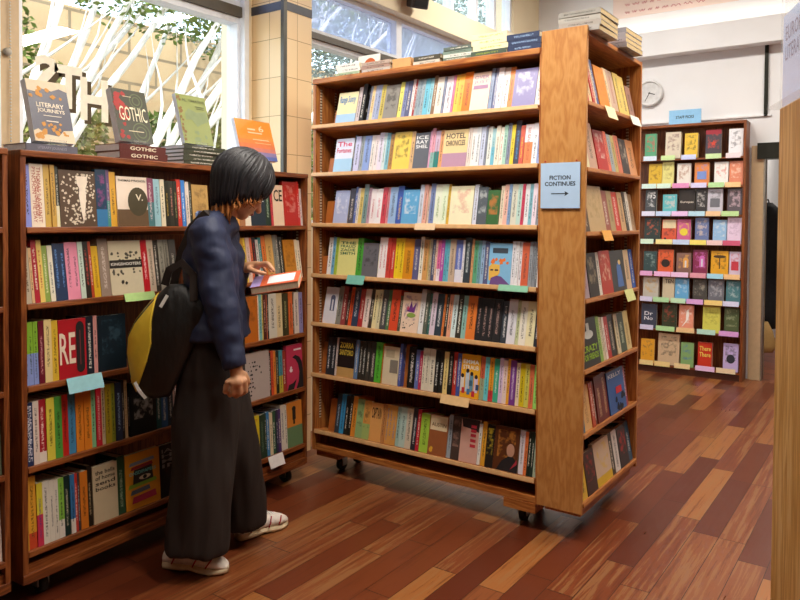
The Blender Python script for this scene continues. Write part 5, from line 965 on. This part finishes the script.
# the smallest spine-out books in view, beyond three hundred, form one mass
def seen_size(p):
    o, a = p; c = o.matrix_basis.translation - Vector((0,0,1.42)); return a/c.length_squared * abs((o.matrix_basis.to_3x3() @ Vector((0,1,0))).dot(c.normalized()))
SPINES.sort(key=seen_size, reverse=True)
if len(SPINES) > 300:
    bm = bmesh.new()
    for o, a in SPINES[300:]:
        k0 = len(bm.faces); v0 = len(bm.verts); bm.from_mesh(o.data); bm.verts.ensure_lookup_table()
        for ch in o.children:
            if ch.name.startswith('pages'):
                f0 = len(bm.faces); bm.from_mesh(ch.data); bm.faces.ensure_lookup_table()
                for f in bm.faces[f0:]: f.material_index = 1
        bm.verts.ensure_lookup_table(); bmesh.ops.transform(bm, matrix=o.matrix_basis, verts=bm.verts[v0:])
        for ch in list(o.children): bpy.data.objects.remove(ch)
        bpy.data.objects.remove(o)
    me = bpy.data.meshes.new('small_books'); bm.to_mesh(me); bm.free(); me.materials.clear(); me.materials.append(COVER); me.materials.append(PAGES)
    so_ = bpy.data.objects.new('slim_books', me); C.objects.link(so_)
    tag(so_, 'slimmest and farthest spine-out books scattered along the shelves', 'books', kind='stuff')
print('spines', len(SPINES))
# ------------------------------------------------------------------ the shopper
PR = Vector((-2.28, 2.02, 0))
V = lambda k: Vector(J[k])
AW = Vector((-.575, .818, 0)); RT = Vector((.818, .575, 0)); UP = Vector((0, 0, 1))
def cap(mb, a, ra, b, rb, flat_end=False, n=16):
    """tapered capsule"""
    a = Vector(a); b = Vector(b); d = (b-a); L = d.length
    d = d.normalized() if L > 1e-6 else Vector((0,0,1))
    pts = []; rs = []
    for i in range(5): t = PI/2*i/5; pts.append(a - d*ra*math.cos(t)); rs.append(max(ra*math.sin(t), .0008))
    pts.append(a); rs.append(ra); pts.append(b); rs.append(rb)
    if not flat_end:
        for i in range(1, 6): t = PI/2*i/5; pts.append(b + d*rb*math.sin(t)); rs.append(max(rb*math.cos(t), .0008))
    up = d.orthogonal().normalized(); sd = d.cross(up); vs = []
    for p, r in zip(pts, rs):
        for k in range(n): q = 2*PI*k/n; vs.append(p + (up*math.cos(q)+sd*math.sin(q))*r)
    m = len(pts); fs = [(i*n+k, i*n+(k+1) % n, (i+1)*n+(k+1) % n, (i+1)*n+k) for i in range(m-1) for k in range(n)]
    fs += [tuple(reversed(range(n))), tuple(range((m-1)*n, m*n))]
    mb.add(vs, fs)
def melt(mb, name, mat, parent, voxel, smooth=6):
    """one continuous skin over all the volumes collected in mb"""
    o = mb.build(name, mat)
    r = o.modifiers.new('r', 'REMESH'); r.mode = 'VOXEL'; r.voxel_size = voxel
    s = o.modifiers.new('s', 'SMOOTH'); s.factor = .5; s.iterations = smooth
    dg = bpy.context.evaluated_depsgraph_get(); dg.update()
    me = bpy.data.meshes.new_from_object(o.evaluated_get(dg)); old = o.data
    o.modifiers.clear(); o.data = me; bpy.data.meshes.remove(old)
    for p in me.polygons: p.use_smooth = True
    if not me.materials: me.materials.append(mat)
    o.parent = parent; return o
def cloth(name, col, rough=.75, fold=(9, 9, 3), bump=.5, spec=.3):
    m = N(name); o = m.obj(); n = m.noise(m.mapping(o, fold), 1, 3, .5); f = m.noise(o, 420, 1)
    c = lin(col)
    m.set(Base_Color=m.ramp(n, [(.3, tuple(x*.85 for x in c)), (.7, tuple(x*1.15 for x in c))]), Roughness=rough, Specular_IOR_Level=spec)
    m.bump(m.math('ADD', n, m.math('MULTIPLY', f, .03)), bump, .03); return m.m
SKIN = N('skin'); SKIN.set(Base_Color=lin('d09a74'), Roughness=.5, Subsurface_Weight=.08); SKIN.b.inputs['Subsurface Radius'].default_value = (.02,.008,.004); SKIN = SKIN.m
NAVY = cloth('navy_jacket_cloth', '262e4a', .6, (8, 8, 4), .55, .4)
BLK = cloth('black_trouser_cloth', '2e2622', .8, (7, 7, 1.6), .6)
HAIRM = N('black_hair'); _o = HAIRM.obj(); HAIRM.set(Base_Color=HAIRM.ramp(HAIRM.noise(HAIRM.mapping(_o, (160,160,12)), 1, 2), [(.3, lin('0e0d10')), (.7, lin('26242a'))]), Roughness=.5); HAIRM = HAIRM.m
HAIRO = N('orange_hair'); _o = HAIRO.obj(); HAIRO.set(Base_Color=HAIRO.ramp(HAIRO.noise(HAIRO.mapping(_o, (160,160,12)), 1, 2), [(.3, lin('8a4a22')), (.7, lin('d8904c'))]), Roughness=.5); HAIRO = HAIRO.m

person = empty('person', PR, 'person with a dark bob and navy jacket reading at the low bookcase', 'person')
# body: one continuous skin (head, neck, torso, arms, hands, legs inside the clothes)
fw = (V('nose')-V('head')).normalized(); hx = fw.cross(UP).normalized(); hu = hx.cross(fw).normalized()
HM = Matrix((( *hx, 0), (*fw, 0), (*hu, 0), (0,0,0,1))).transposed(); HM = T(V('headF') + fw*(-.03) + hu*.0) @ HM
b = MB(); HB = lambda p: HM @ Vector(p)
def hball(p, r): b.ball(HB(p), r, M=HM.to_3x3().to_4x4())
hball((0,-.012,.03), (.074,.094,.092)); hball((0,.03,-.03), (.06,.062,.075)); hball((0,.052,-.085), (.034,.03,.028)); hball((0,.02,-.07), (.05,.055,.04))
cap(b, HB((0,.09,.0)), .008, HB((0,.108,-.03)), .013); hball((0,.085,-.062), (.022,.012,.009)); hball((0,.08,.028), (.052,.016,.012))
for s in (-1, 1): hball((s*.072,-.008,-.005), (.011,.022,.034)); hball((s*.036,.062,-.02), (.026,.022,.022))
cap(b, V('neck0'), .05, HB((0,-.015,-.03)), .05); cap(b, V('upback'), .08, V('waist'), .09); cap(b, V('waist'), .09, V('hip'), .10)
for s in ('n', 'f'):
    cap(b, V(s+'sh'), .045, V(s+'el'), .036); cap(b, V(s+'el'), .036, V(s+'wr'), .025); cap(b, V('upback'), .06, V(s+'sh'), .045)
    cap(b, V('hip'), .09, V(s+'th'), .085); cap(b, V(s+'th'), .085, V(s+'knee'), .055); cap(b, V(s+'knee'), .055, V(s+'hem')+UP*.03, .036)
# far hand lies on the book: flat palm, bent fingers, thumb along the cover edge
cap(b, V('fwr'), .025, V('fpalm'), .022)
for k, r in (('f1', .0092), ('f2', .0095), ('f3', .009), ('f4', .008)):
    p = [Vector(q) for q in J[k]]; cap(b, V('fpalm'), .015, p[0], r+.002); cap(b, p[0], r+.001, p[1], r); cap(b, p[1], r, p[2], r*.85)
p = [Vector(q) for q in J['th']]; cap(b, V('fpalm')*.5+V('fwr')*.5, .014, p[0], .012); cap(b, p[0], .012, p[1], .0105); cap(b, p[1], .0105, p[2], .009)
# near hand hangs loosely closed
pm = (V('nwr')+V('nkn'))/2
cap(b, V('nwr'), .024, pm, .026); cap(b, pm, .026, Vector(J['g1'][0])*.4+Vector(J['g3'][0])*.6, .02)
for k, r in (('g1', .0105), ('g2', .011), ('g3', .0105), ('g4', .009)):
    p = [Vector(q) for q in J[k]]; cap(b, pm, .016, p[0], r+.001)
    for i in range(3): cap(b, p[i], r, p[i+1], r*(.95 if i < 2 else .85))
p = [Vector(q) for q in J['gth']]; cap(b, pm, .014, p[0], .013); cap(b, p[0], .013, p[1], .011); cap(b, p[1], .011, p[2], .0095)
body = melt(b, 'body', SKIN, person, .0042, 5)
for s in (-1, 1):
    e = MB(); e.ball(HB((s*.032,.073,.005)), (.0135,.008,.009), M=HM.to_3x3().to_4x4()); e = e.build('eye', flat('efe8e0'), body)
    MB().ball(HB((s*.032,.0895,.004)), .0055).build('iris', flat('241812'), e) if False else None
    MB().ball(HB((s*.034,.082,.03)), (.02,.006,.004), M=HM.to_3x3().to_4x4()).build('eyebrow', HAIRM, body)
    MB().ball(HB((s*.032,.0805,.004)), (.006,.003,.006), M=HM.to_3x3().to_4x4()).build('iris', flat('241812'), body)
MB().ball(HB((0,.088,-.063)), (.022,.007,.008), M=HM.to_3x3().to_4x4()).build('lips', flat('b06058'), body)
# jacket
b = MB()
for d, r in ((-.07, .105), (.07, .105)):
    q = AW*d
    cap(b, V('upback')+q*1.1+UP*.0, .088, V('chest')+q, .112); cap(b, V('chest')+q, .112, V('waist')+q*.9, .108); cap(b, V('waist')+q*.9, .108, V('hem')+q*1.1, .13, True)
for s, w0, w1, w2 in (('n', .072, .066, .046), ('f', .068, .06, .042)):
    cap(b, V('upback')+UP*.02, .075, V(s+'sh'), .07); cap(b, V('neck0')-UP*.02, .07, V(s+'sh')+UP*.012, .06); cap(b, V(s+'sh'), w0, V(s+'el'), w1); cap(b, V(s+'el'), w1, V(s+'wr'), w2, True)
for k in range(18):
    a = 2*PI*k/18; c = V('neck0') - UP*.012 + RT*-.012
    cap(b, c+RT*.072*math.cos(a)+AW*.082*math.sin(a)-UP*.02*math.cos(a)*1.2, .019, c+RT*.07*math.cos(a+.35)+AW*.08*math.sin(a+.35)-UP*.02*math.cos(a+.35)*1.2, .019)
jacket = melt(b, 'jacket', NAVY, person, .009, 5)
def folds(o, amp, sc, seed):
    from mathutils import noise as mn
    me = o.data; ns = [v.normal.copy() for v in me.vertices]
    for v, n in zip(me.vertices, ns):
        c = v.co; k = mn.noise(Vector((c.x*sc[0]+seed, c.y*sc[1], c.z*sc[2]))) + .5*mn.noise(Vector((c.x*sc[0]*2.2, c.y*sc[1]*2.2+seed, c.z*sc[2]*2.2)))
        v.co = c + n*k*amp
    me.update()
folds(jacket, .011, (9, 9, 13), 3.1)
# trousers
b = MB()
for d in (-.06, .06): cap(b, V('waist')+UP*-.06+AW*d, .10, V('hip')+AW*d, .125)
cap(b, V('hip')-AW*.05, .128, V('nth'), .128); cap(b, V('nth'), .128, V('nknee'), .122); cap(b, V('nknee'), .122, V('nhem')+UP*.0, .128, True)
cap(b, V('hip')+AW*.05, .125, V('fth'), .12); cap(b, V('fth'), .12, V('fknee'), .105); cap(b, V('fknee'), .105, V('fhem'), .098, True)
trousers = melt(b, 'trousers', BLK, person, .011, 8)
folds(trousers, .016, (11, 11, 2.6), 7.7)
# hair: shell + strands
hc = HM @ Vector((0,-.03,.028)); HR = .127
def hem(az):   # az 0 = face, pi = nape ; polar angle of the hair's lower rim
    f = (1-math.cos(az))/2
    return math.radians(70 + 100*f**.8)
def hpt(az, th, r=HR):
    tc = min(th, 1.75+.35*(th-1.75)) if th > 1.75 else th
    d = Vector((math.sin(tc)*math.sin(az)*.93, math.sin(tc)*math.cos(az)*1.02, math.cos(tc)*1.02))
    return HM @ (Vector((0,-.03,.028)) + d*r) - UP*max(0, th-tc)*r*1.0
na, nt_ = 40, 14; vs = []; fs = []
for L_, rr in enumerate((HR, HR*.86)):
    for j in range(nt_+1):
        for k in range(na): az = 2*PI*k/na; vs.append(hpt(az, max(.01, hem(az)*j/nt_), rr))
off = (nt_+1)*na
for j in range(nt_):
    for k in range(na):
        a, c, d, e = j*na+k, j*na+(k+1) % na, (j+1)*na+(k+1) % na, (j+1)*na+k
        fs += [(a, e, d, c), (off+a, off+c, off+d, off+e)]
for k in range(na): a = nt_*na+k; c = nt_*na+(k+1) % na; fs.append((a, off+a, off+c, c))
b = MB(); b.add(vs, fs, 0, True)
rs = random.Random(11)
for i in range(340):
    az = rs.uniform(0, 2*PI); t1 = hem(az)+rs.uniform(-.15, .22); r = HR*rs.uniform(.97, 1.035); n = 9; t0 = rs.uniform(.03, .5)
    b.tube([hpt(az+.12*math.sin(i)*q/n, t0+(t1-t0)*q/n, r*(1-.03*(q/n)**3)) for q in range(n+1)], [.0025+.0055*math.sin(PI*(.15+.75*q/n)) for q in range(n+1)], 5)
hair = b.build('hair', HAIRM, person)
b = MB()
for i in range(70):
    az = PI + rs.uniform(-1.9, 1.9); t0 = hem(az)-.35; r = HR*rs.uniform(.82, .95); p0 = hpt(az, t0, r); p1 = hpt(az, hem(az)+.05, r)
    L_ = rs.uniform(.05, .11) if abs(az-PI) < .9 else rs.uniform(.02, .06)
    p2 = p1 - UP*L_*.6 + RT*rs.uniform(-.012, .02) + AW*rs.uniform(-.01, .01); p3 = p1 - UP*L_ + RT*rs.uniform(-.02, .03) + AW*rs.uniform(-.015, .015)
    b.tube([p0, p1, p2, p3], [.007, .008, .006, .0015], 5)
tag(b.build('hair_underlayer', HAIRO, person), 'orange dyed under layer of the hair')
# shirt collar tab and strap of the bag seen at the nape
b = MB(); b.strip([V('neck0')+RT*-.085-AW*.05+UP*.01, V('neck0')+RT*-.09+UP*.018, V('neck0')+RT*-.07+AW*.05+UP*.02], .03, .006, RT)
tag(b.build('shirt_collar', flat('98b0e0'), person), 'pale blue shirt collar')
# shoes
SOLE = plain('cream_rubber_sole', 'e4cfa8', .6); UPPER = plain('white_shoe_mesh', 'f0e6da', .6, var=.08, scale=60); RED = flat('a82030')
def shoe(heel, toe):
    h = Vector(heel)-PR; t_ = Vector(toe)-PR; d = (t_-h); L = d.length; a = math.atan2(d.y, d.x)
    M = T(h) @ RZ(a)
    prof = [(0,.0,.022),(.03,.0,.034),(.12,.0,.038),(.3,.0,.034),(.45,.0,.036),(.62,.0,.045),(.78,.0,.046),(.9,.0,.038),(.97,.0,.024),(1,.0,.008)]
    up = [.062,.075,.082,.088,.088,.082,.07,.056,.044,.03]
    def loft(z0f, z1f, infl, rnd):
        vs = []; n = 12
        for (t, _, w), u in zip(prof, range(len(prof))):
            z0, z1 = z0f(t, u), z1f(t, u); w2 = w*infl
            for k in range(n):
                q = 2*PI*k/n; y = math.cos(q); z = math.sin(q)
                y = math.copysign(abs(y)**rnd, y); z = math.copysign(abs(z)**rnd, z)
                vs.append((t*L, y*w2*(1 if z < 0 else 1-.25*max(z, 0)), (z0+z1)/2+z*(z1-z0)/2))
        fs = [(i*n+k, (i+1)*n+k, (i+1)*n+(k+1) % n, i*n+(k+1) % n) for i in range(len(prof)-1) for k in range(n)]
        fs += [tuple(range(n)), tuple(reversed(range((len(prof)-1)*n, len(prof)*n)))]
        return vs, fs
    b = MB(); v, f = loft(lambda t, u: .018, lambda t, u: up[u], .96, .85); b.add(v, f, 0, True); s = b.build('shoe', UPPER, person, M)
    b = MB(); v, f = loft(lambda t, u: .0005+.012*max(0, t-.8)*2+(.006 if .35 < t < .5 else 0), lambda t, u: .034-.008*t+.006*math.sin(t*14), 1.06, .55); b.add(v, f, 0, True); b.build('sole', SOLE, s)
    for x0, x1, z0, z1 in ((.18,.25,.03,.07),(.52,.6,.03,.075),(.72,.8,.03,.064)):
        for sd in (-1, 1):
            w = .037 if x0 < .3 else .0445
            b = MB(); b.tube([(x0*L, sd*w, z0), ((x0+x1)/2*L, sd*w*.97, (z0+z1)/2), (x1*L, sd*w*.72, z1)], .003, 6); b.build('stripe', RED, s)
    b = MB()
    for k in range(4): b.tube([((.55+.06*k)*L, -.02, .086-.006*k), ((.55+.06*k)*L, 0, .092-.006*k), ((.55+.06*k)*L, .02, .086-.006*k)], .003, 5)
    b.build('laces', flat('f4f0ea'), s)
shoe((-2.462, 1.842, 0), (-2.205, 1.952, 0)); shoe((-2.40, 2.175, 0), (-2.345, 2.43, 0))
# held book
nl, nr, fl, fr = [Vector(q) for q in J['book']]
x_ = (nr-nl); Wb = x_.length; x_.normalize(); y_ = (fl-nl); y_ = (y_-x_*y_.dot(x_)); Db = .135; y_.normalize(); z_ = x_.cross(y_)
BM = Matrix(((*x_, 0), (*y_, 0), (*z_, 0), (0,0,0,1))).transposed(); BM = T(PR+nl) @ BM
hb = empty('held_book', BM, 'orange and white paperback held open-handed by the person at waist height', 'book')
MB().box((0,0,-.001), (Wb,Db,.001)).box((0,0,-.031), (Wb,Db,-.029)).box((0,Db-.002,-.031), (Wb,Db,.001)).build('cover', plain('orange_cover', 'd8643c', .4), hb)
MB().box((.002,.002,-.029), (Wb-.002,Db-.002,-.001)).build('pages', PAGES, hb)
MB().box((Wb*.34,.02,.001), (Wb*.9,Db-.02,.0016)).build('title_plate', flat('ece6ea'), hb)
MB().box((0,.0,.001), (Wb*.2,Db,.0015)).build('lilac_band', flat('a898d0'), hb)
# bag hanging behind the hip
out = [Vector(q) for q in J['bagout']]; cen = sum(out, Vector())/len(out)
bag = empty('shoulder_bag', PR, 'black and yellow slouchy shoulder bag hanging behind the person', 'bag')
def p2(q): r = q-cen; return r.dot(RT), r.z
O2 = [p2(q) for q in out]
def s_of(x, y):
    best = 1e-6
    for i in range(len(O2)):
        (x0, y0), (x1, y1) = O2[i], O2[(i+1) % len(O2)]; den = x*(y1-y0)-y*(x1-x0)
        if abs(den) < 1e-12: continue
        t = (x0*(y1-y0)-y0*(x1-x0))/den; u = (x0*y-y0*x)/den
        if t > 0 and -1e-6 <= u <= 1+1e-6: best = max(best, 1/t)
    return best
def thick(x, y): return .052*math.sqrt(max(0, 1-min(1, s_of(x, y))**2.4))
b = MB(); rings = [1, .985, .94, .86, .72, .5, .25]; n = len(out); vs = []
for sgn in (-1, 1):
    for r in rings:
        for x, y in O2:
            x *= r; y *= r; vs.append(cen+RT*x+UP*y+AW*sgn*thick(x, y))
    vs.append(cen+AW*sgn*thick(1e-5, 0))
blk = len(rings)*n+1; fs = []
for s_ in (0, 1):
    for j in range(len(rings)-1):
        for k in range(n):
            q = (s_*blk+j*n+k, s_*blk+j*n+(k+1) % n, s_*blk+(j+1)*n+(k+1) % n, s_*blk+(j+1)*n+k); fs.append(q if s_ else q[::-1])
    for k in range(n):
        q = (s_*blk+(len(rings)-1)*n+k, s_*blk+(len(rings)-1)*n+(k+1) % n, s_*blk+blk-1); fs.append(q if s_ else q[::-1])
b.add(vs, fs, 0, True)
b.build('bag_body', cloth('black_bag_leather', '181614', .45, (12, 12, 5), .5, .5), bag)
yl = [Vector(q) for q in J['bagyel']]; Y2 = [p2(q) for q in yl]; cy = (sum(q[0] for q in Y2)/len(Y2), sum(q[1] for q in Y2)/len(Y2)); vs = []; m = len(Y2)
den_ = []
for i in range(m):
    for t in (0, .34, .67): den_.append((Y2[i][0]*(1-t)+Y2[(i+1) % m][0]*t, Y2[i][1]*(1-t)+Y2[(i+1) % m][1]*t))
m = len(den_)
for sg in (.004, -.002):
    for r in (1, .8, .55, .3):
        for x, y in den_:
            x = cy[0]+(x-cy[0])*r; y = cy[1]+(y-cy[1])*r; vs.append(cen+RT*x+UP*y-AW*(thick(x, y)+sg))
    vs.append(cen+RT*cy[0]+UP*cy[1]-AW*(thick(*cy)+sg))
blk = 4*m+1; fs = []
for s_ in (0, 1):
    for j in range(3):
        for k in range(m): q = (s_*blk+j*m+k, s_*blk+j*m+(k+1) % m, s_*blk+(j+1)*m+(k+1) % m, s_*blk+(j+1)*m+k); fs.append(q[::-1] if s_ else q)
    for k in range(m): q = (s_*blk+3*m+k, s_*blk+3*m+(k+1) % m, s_*blk+blk-1); fs.append(q[::-1] if s_ else q)
for k in range(m): fs.append((k, blk+k, blk+(k+1) % m, (k+1) % m))
b = MB(); b.add(vs, fs, 0, True); tag(b.build('side_panel', cloth('yellow_bag_leather', 'd8b838', .5, (10, 10, 6), .3), bag), 'yellow side panel')
tp = lambda u, v: cen + RT*u + UP*v
b = MB(); b.strip([V('neck0')+RT*-.02+UP*.0-AW*.09+UP*.02, V('strapa')+UP*.035-AW*.012, V('strapa')+RT*-.06-UP*.02-AW*.0, V('strapb')+RT*-.035-UP*.01, V('strapc')-UP*.01], .034, .005, AW+RT*.3); b.build('strap', BLK, bag)
b = MB(); b.strip([tp(.0,.21)-AW*.01, tp(.02,.27)-AW*.02, tp(.07,.30)-AW*.02, tp(.115,.25)-AW*.02, tp(.12,.15)-AW*.03], .03, .005, AW); b.build('strap', BLK, bag)
b = MB(); q = tp(-.105,-.165); b.strip([q-AW*.045, q+RT*.02-UP*.03-AW*.055, q+RT*.045-UP*.06-AW*.055], .012, .003, AW); tag(b.build('bag_tag', flat('e8e4dc'), bag), 'white tag')
b = MB(); q = tp(.0,.13); b.strip([q-AW*.062, q+RT*.025+UP*.045-AW*.055], .012, .003, AW); tag(b.build('buckle', flat('d8d4cc'), bag), 'white buckle')

# ------------------------------------------------------------------ street outside the windows
def block_wall():
    m = N('tan_block_wall'); b = m.n('ShaderNodeTexBrick'); sp_ = m.n('ShaderNodeSeparateXYZ'); m.l(m.obj(), sp_.inputs[0]); cb_ = m.n('ShaderNodeCombineXYZ'); m.l(sp_.outputs[1], cb_.inputs[0]); m.l(sp_.outputs[2], cb_.inputs[1]); m.l(cb_.outputs[0], b.inputs[0])
    b.inputs['Scale'].default_value = 1; b.inputs['Brick Width'].default_value = .9; b.inputs['Row Height'].default_value = .42; b.inputs['Mortar Size'].default_value = .022
    b.inputs['Color1'].default_value = lin('c8a87c')+(1,); b.inputs['Color2'].default_value = lin('b4936a')+(1,); b.inputs['Mortar'].default_value = lin('6c583e')+(1,)
    m.set(Base_Color=m.mix(m.math('MULTIPLY', m.noise(m.obj(), 3, 4), .4), b.outputs[0], lin('e0cca8')), Roughness=.9); return m.m
S('ground_pavement', MB().box((-30, -12, -.12), (WX-.2, 40, -.06)), plain('pavement', '9a948a', .9))
tag(MB().box((-9.6, 1, -.1), (-9.2, 14, 4.25)).build('garden_wall', block_wall()), 'tan block wall across the street behind the white trunks', 'wall')
BARK = plain('white_bark', 'efe8dc', .8, var=.12, scale=9)
BARKD = plain('grey_bark', '8a7c6c', .9, var=.2, scale=9)
def leafm(n, c): return plain(n, c, .6, var=.3, scale=4)
LG = [leafm('leaf_green', '6c8030'), leafm('leaf_olive', '8a8c48'), leafm('leaf_grey_green', '8a9890')]
def leaves(n, c, r, size, rs, shape=1.):
    b = MB()
    for _ in range(n):
        while True:
            p = Vector((rs.uniform(-1, 1), rs.uniform(-1, 1), rs.uniform(-1, 1)))
            if p.length < 1: break
        p = Vector(c) + Vector((p.x*r[0], p.y*r[1], p.z*r[2]))
        a = Vector((rs.uniform(-1, 1), rs.uniform(-1, 1), rs.uniform(-.6, .6))).normalized(); q = a.orthogonal().normalized(); s = size*rs.uniform(.6, 1.3)
        b.add([p-a*s, p+q*s*.5, p+a*s, p-q*s*.5], [(0,1,2,3)])
    return b
rs = random.Random(21)
def tree(x, y, label, stems, hgt, lean, bark=BARK, lf=0, crown=2.0, n=900, zc=4.6, group='trees across the street'):
    t = empty('street_tree', (x, y, -.08), label, 'tree', group)
    tips = []
    for k in range(stems):
        a = rs.uniform(-.5, .5); p = Vector((rs.uniform(-.1, .1), rs.uniform(-.12, .12), 0)); d = Vector((rs.uniform(-.2, .2), lean+a*.5, 1)).normalized(); pts = [p.copy()]; r = [.075]
        st = hgt/9
        for i in range(9):
            d = (d + Vector((rs.uniform(-.1, .1), rs.uniform(-.1, .12)+lean*.06, .02))).normalized(); p = p + d*st; pts.append(p.copy()); r.append(.07*(1-i/10.5))
        tr = MB().tube(pts, r, 8).build('trunk', bark, t); tips.append(pts[-1])
        for i in (4, 5, 7, 8):
            for _ in range(1 if i < 7 else 2):
                q = pts[i]; dd = Vector((rs.uniform(-.6, .6), lean+rs.uniform(-.45, .45), rs.uniform(.6, 1))).normalized(); bp = [q]; br = [r[i]*.55]
                for j in range(5): dd = (dd+Vector((rs.uniform(-.2, .2), rs.uniform(-.2, .2), .12))).normalized(); bp.append(bp[-1]+dd*.3); br.append(r[i]*.5*(1-(j+1)/5.6))
                MB().tube(bp, br, 5).build('branch', bark, tr)
    if n: leaves(n, (0, lean*zc*.9, zc), (crown, crown, 1.1), .045, rs).build('foliage', LG[lf], t)
for i, (x, y, ln, lb) in enumerate(((-6.3, 2.2, .5, 'white barked street tree leaning right, leftmost in the window'), (-6.9, 2.9, .55, 'white barked street tree behind the GOTHIC display book'), (-6.2, 3.3, .5, 'white barked street tree left of the olive display book'), (-7.2, 4.3, .52, 'white barked street tree between the olive and orange display books'), (-6.3, 4.3, .55, 'white barked street tree nearest the tiled pier'))):
    tree(x, y, lb, 3, 5.6, ln, BARK, 0, 1.3, 2200, 4.6)
for i, (x, y, z, lb) in enumerate(((-7.4, 8.2, 4.6, 'grey green leafy tree in the upper window beside the tiled pier'), (-8.5, 12.0, 5.2, 'grey green leafy tree in the upper window behind the loudspeaker'), (-6.0, 10.5, 4.2, 'grey green leafy tree low in the upper window'), (-7.5, 16., 5.5, 'distant leafy tree at the right end of the upper window'))):
    tree(x, y, lb, 2, 4.6, .05, BARKD, 2, 2.1, 9000, z)
for i, (x, y, z, r, c, lb) in enumerate(((-8.7, 3.7, 3.6, 1.0, 0, 'green shrub hanging over the tan wall at upper left'), (-8.6, 4.9, 2.5, .6, 1, 'olive shrub against the tan wall behind the display books'), (-8.6, 6.35, 2.1, .55, 0, 'green shrub at the foot of the tan wall'), (-8.7, 7.9, 2.6, .7, 1, 'olive shrub near the tiled pier'), (-5.4, 6.6, 2.0, .9, 0, 'bright green shrub outside the lower window beside the pier'))):
    b = leaves(2600, (0,0,z), (.45, r, .9), .05, rs)
    t = empty('shrub', (x, y, -.08), lb, 'shrub'); b.build('foliage', LG[c], t)
    for k in range(5):
        MB().tube([(rs.uniform(-.1,.1), rs.uniform(-.2,.2), 0), (rs.uniform(-.2,.2), rs.uniform(-.3,.3), z*.5), (rs.uniform(-.3,.3), rs.uniform(-.5,.5), z)], [.03,.02,.008], 6).build('stem', BARKD, t)


# ------------------------------------------------------------------ light
def area(name, loc, sx, sy, power, col, rot=(0,0,0)):
    l = bpy.data.lights.new(name, 'AREA'); l.shape = 'RECTANGLE'; l.size = sx; l.size_y = sy; l.energy = power; l.color = col
    o = bpy.data.objects.new(name, l); C.objects.link(o); o.location = loc; o.rotation_euler = rot; return o
WARM = (1., .93, .83)
for i, (x, y, z, p) in enumerate(((-2.0, 2.25, 2.98, 25), (-.95, 1.95, 2.95, 33), (-.2, 3.5, 3.05, 34), (-1.75, .8, 2.65, 7), (.9, .3, 3.1, 5), (-2.0, 5.4, 3.75, 50), (.2, 5.4, 3.75, 50))):  # unseen lamps added to brighten shelf tops and the back wall
    e = empty('added_lamp', (x, y, z+.01), 'added flat lamp panel hanging unseen above the aisle', 'lamp', 'added lamp panels above the aisles')
    MB().box((-.52,-.12,.0), (.52,.12,.05)).build('housing', WHITE, e)
    for sx in (-.45, .45): MB().tube([(sx,0,.05), (sx,0,CZ-z-.01)], .006, 6).build('hanger', DARKM, e)
    area('added_lamp_light', (x, y, z), 1.0, .22, p, WARM)
area('corridor_light', (-.6, 9.0, 2.75), .8, .4, 14, WARM)
area('cove_light', (-1.0, BY-.08, 3.23), 3.6, .08, 4, (1., .93, .8), (PI, 0, 0))
sun = bpy.data.lights.new('sun', 'SUN'); sun.energy = 3.3; sun.angle = .01; sun.color = (1., .95, .86)
so = bpy.data.objects.new('sun', sun); C.objects.link(so); so.rotation_euler = Vector((-.45, .35, -.8)).to_track_quat('-Z', 'Y').to_euler()
wd = bpy.data.worlds.new('sky'); SC.world = wd; wd.use_nodes = True
nt = wd.node_tree; bg = nt.nodes['Background']; sk = nt.nodes.new('ShaderNodeTexSky'); sk.sky_type = 'NISHITA'; sk.sun_disc = False; sk.sun_elevation = .9; sk.sun_rotation = 2.2
hz = nt.nodes.new('ShaderNodeMix'); hz.data_type = 'RGBA'; hz.inputs[0].default_value = .55; hz.inputs[7].default_value = (2.6, 2.6, 2.6, 1)
nt.links.new(sk.outputs[0], hz.inputs[6]); nt.links.new(hz.outputs[2], bg.inputs[0]); bg.inputs[1].default_value = 1.15

# ------------------------------------------------------------------ camera
cd = bpy.data.cameras.new('camera'); cam = bpy.data.objects.new('camera', cd); C.objects.link(cam)
cam.location = (0, 0, 1.42)
cam.matrix_world = T((0,0,1.42)) @ RZ(.613) @ RX(PI/2-.026) @ RZ(.006)
cd.sensor_width = 36; cd.lens = 36*723.4/800; cd.shift_y = -(300-238.6)/800; cd.clip_start = .05
SC.camera = cam
SC.view_settings.view_transform = 'Standard'; SC.view_settings.look = 'None'; SC.view_settings.exposure = 0.17; SC.view_settings.gamma = 1; SC.view_settings.use_curve_mapping = False
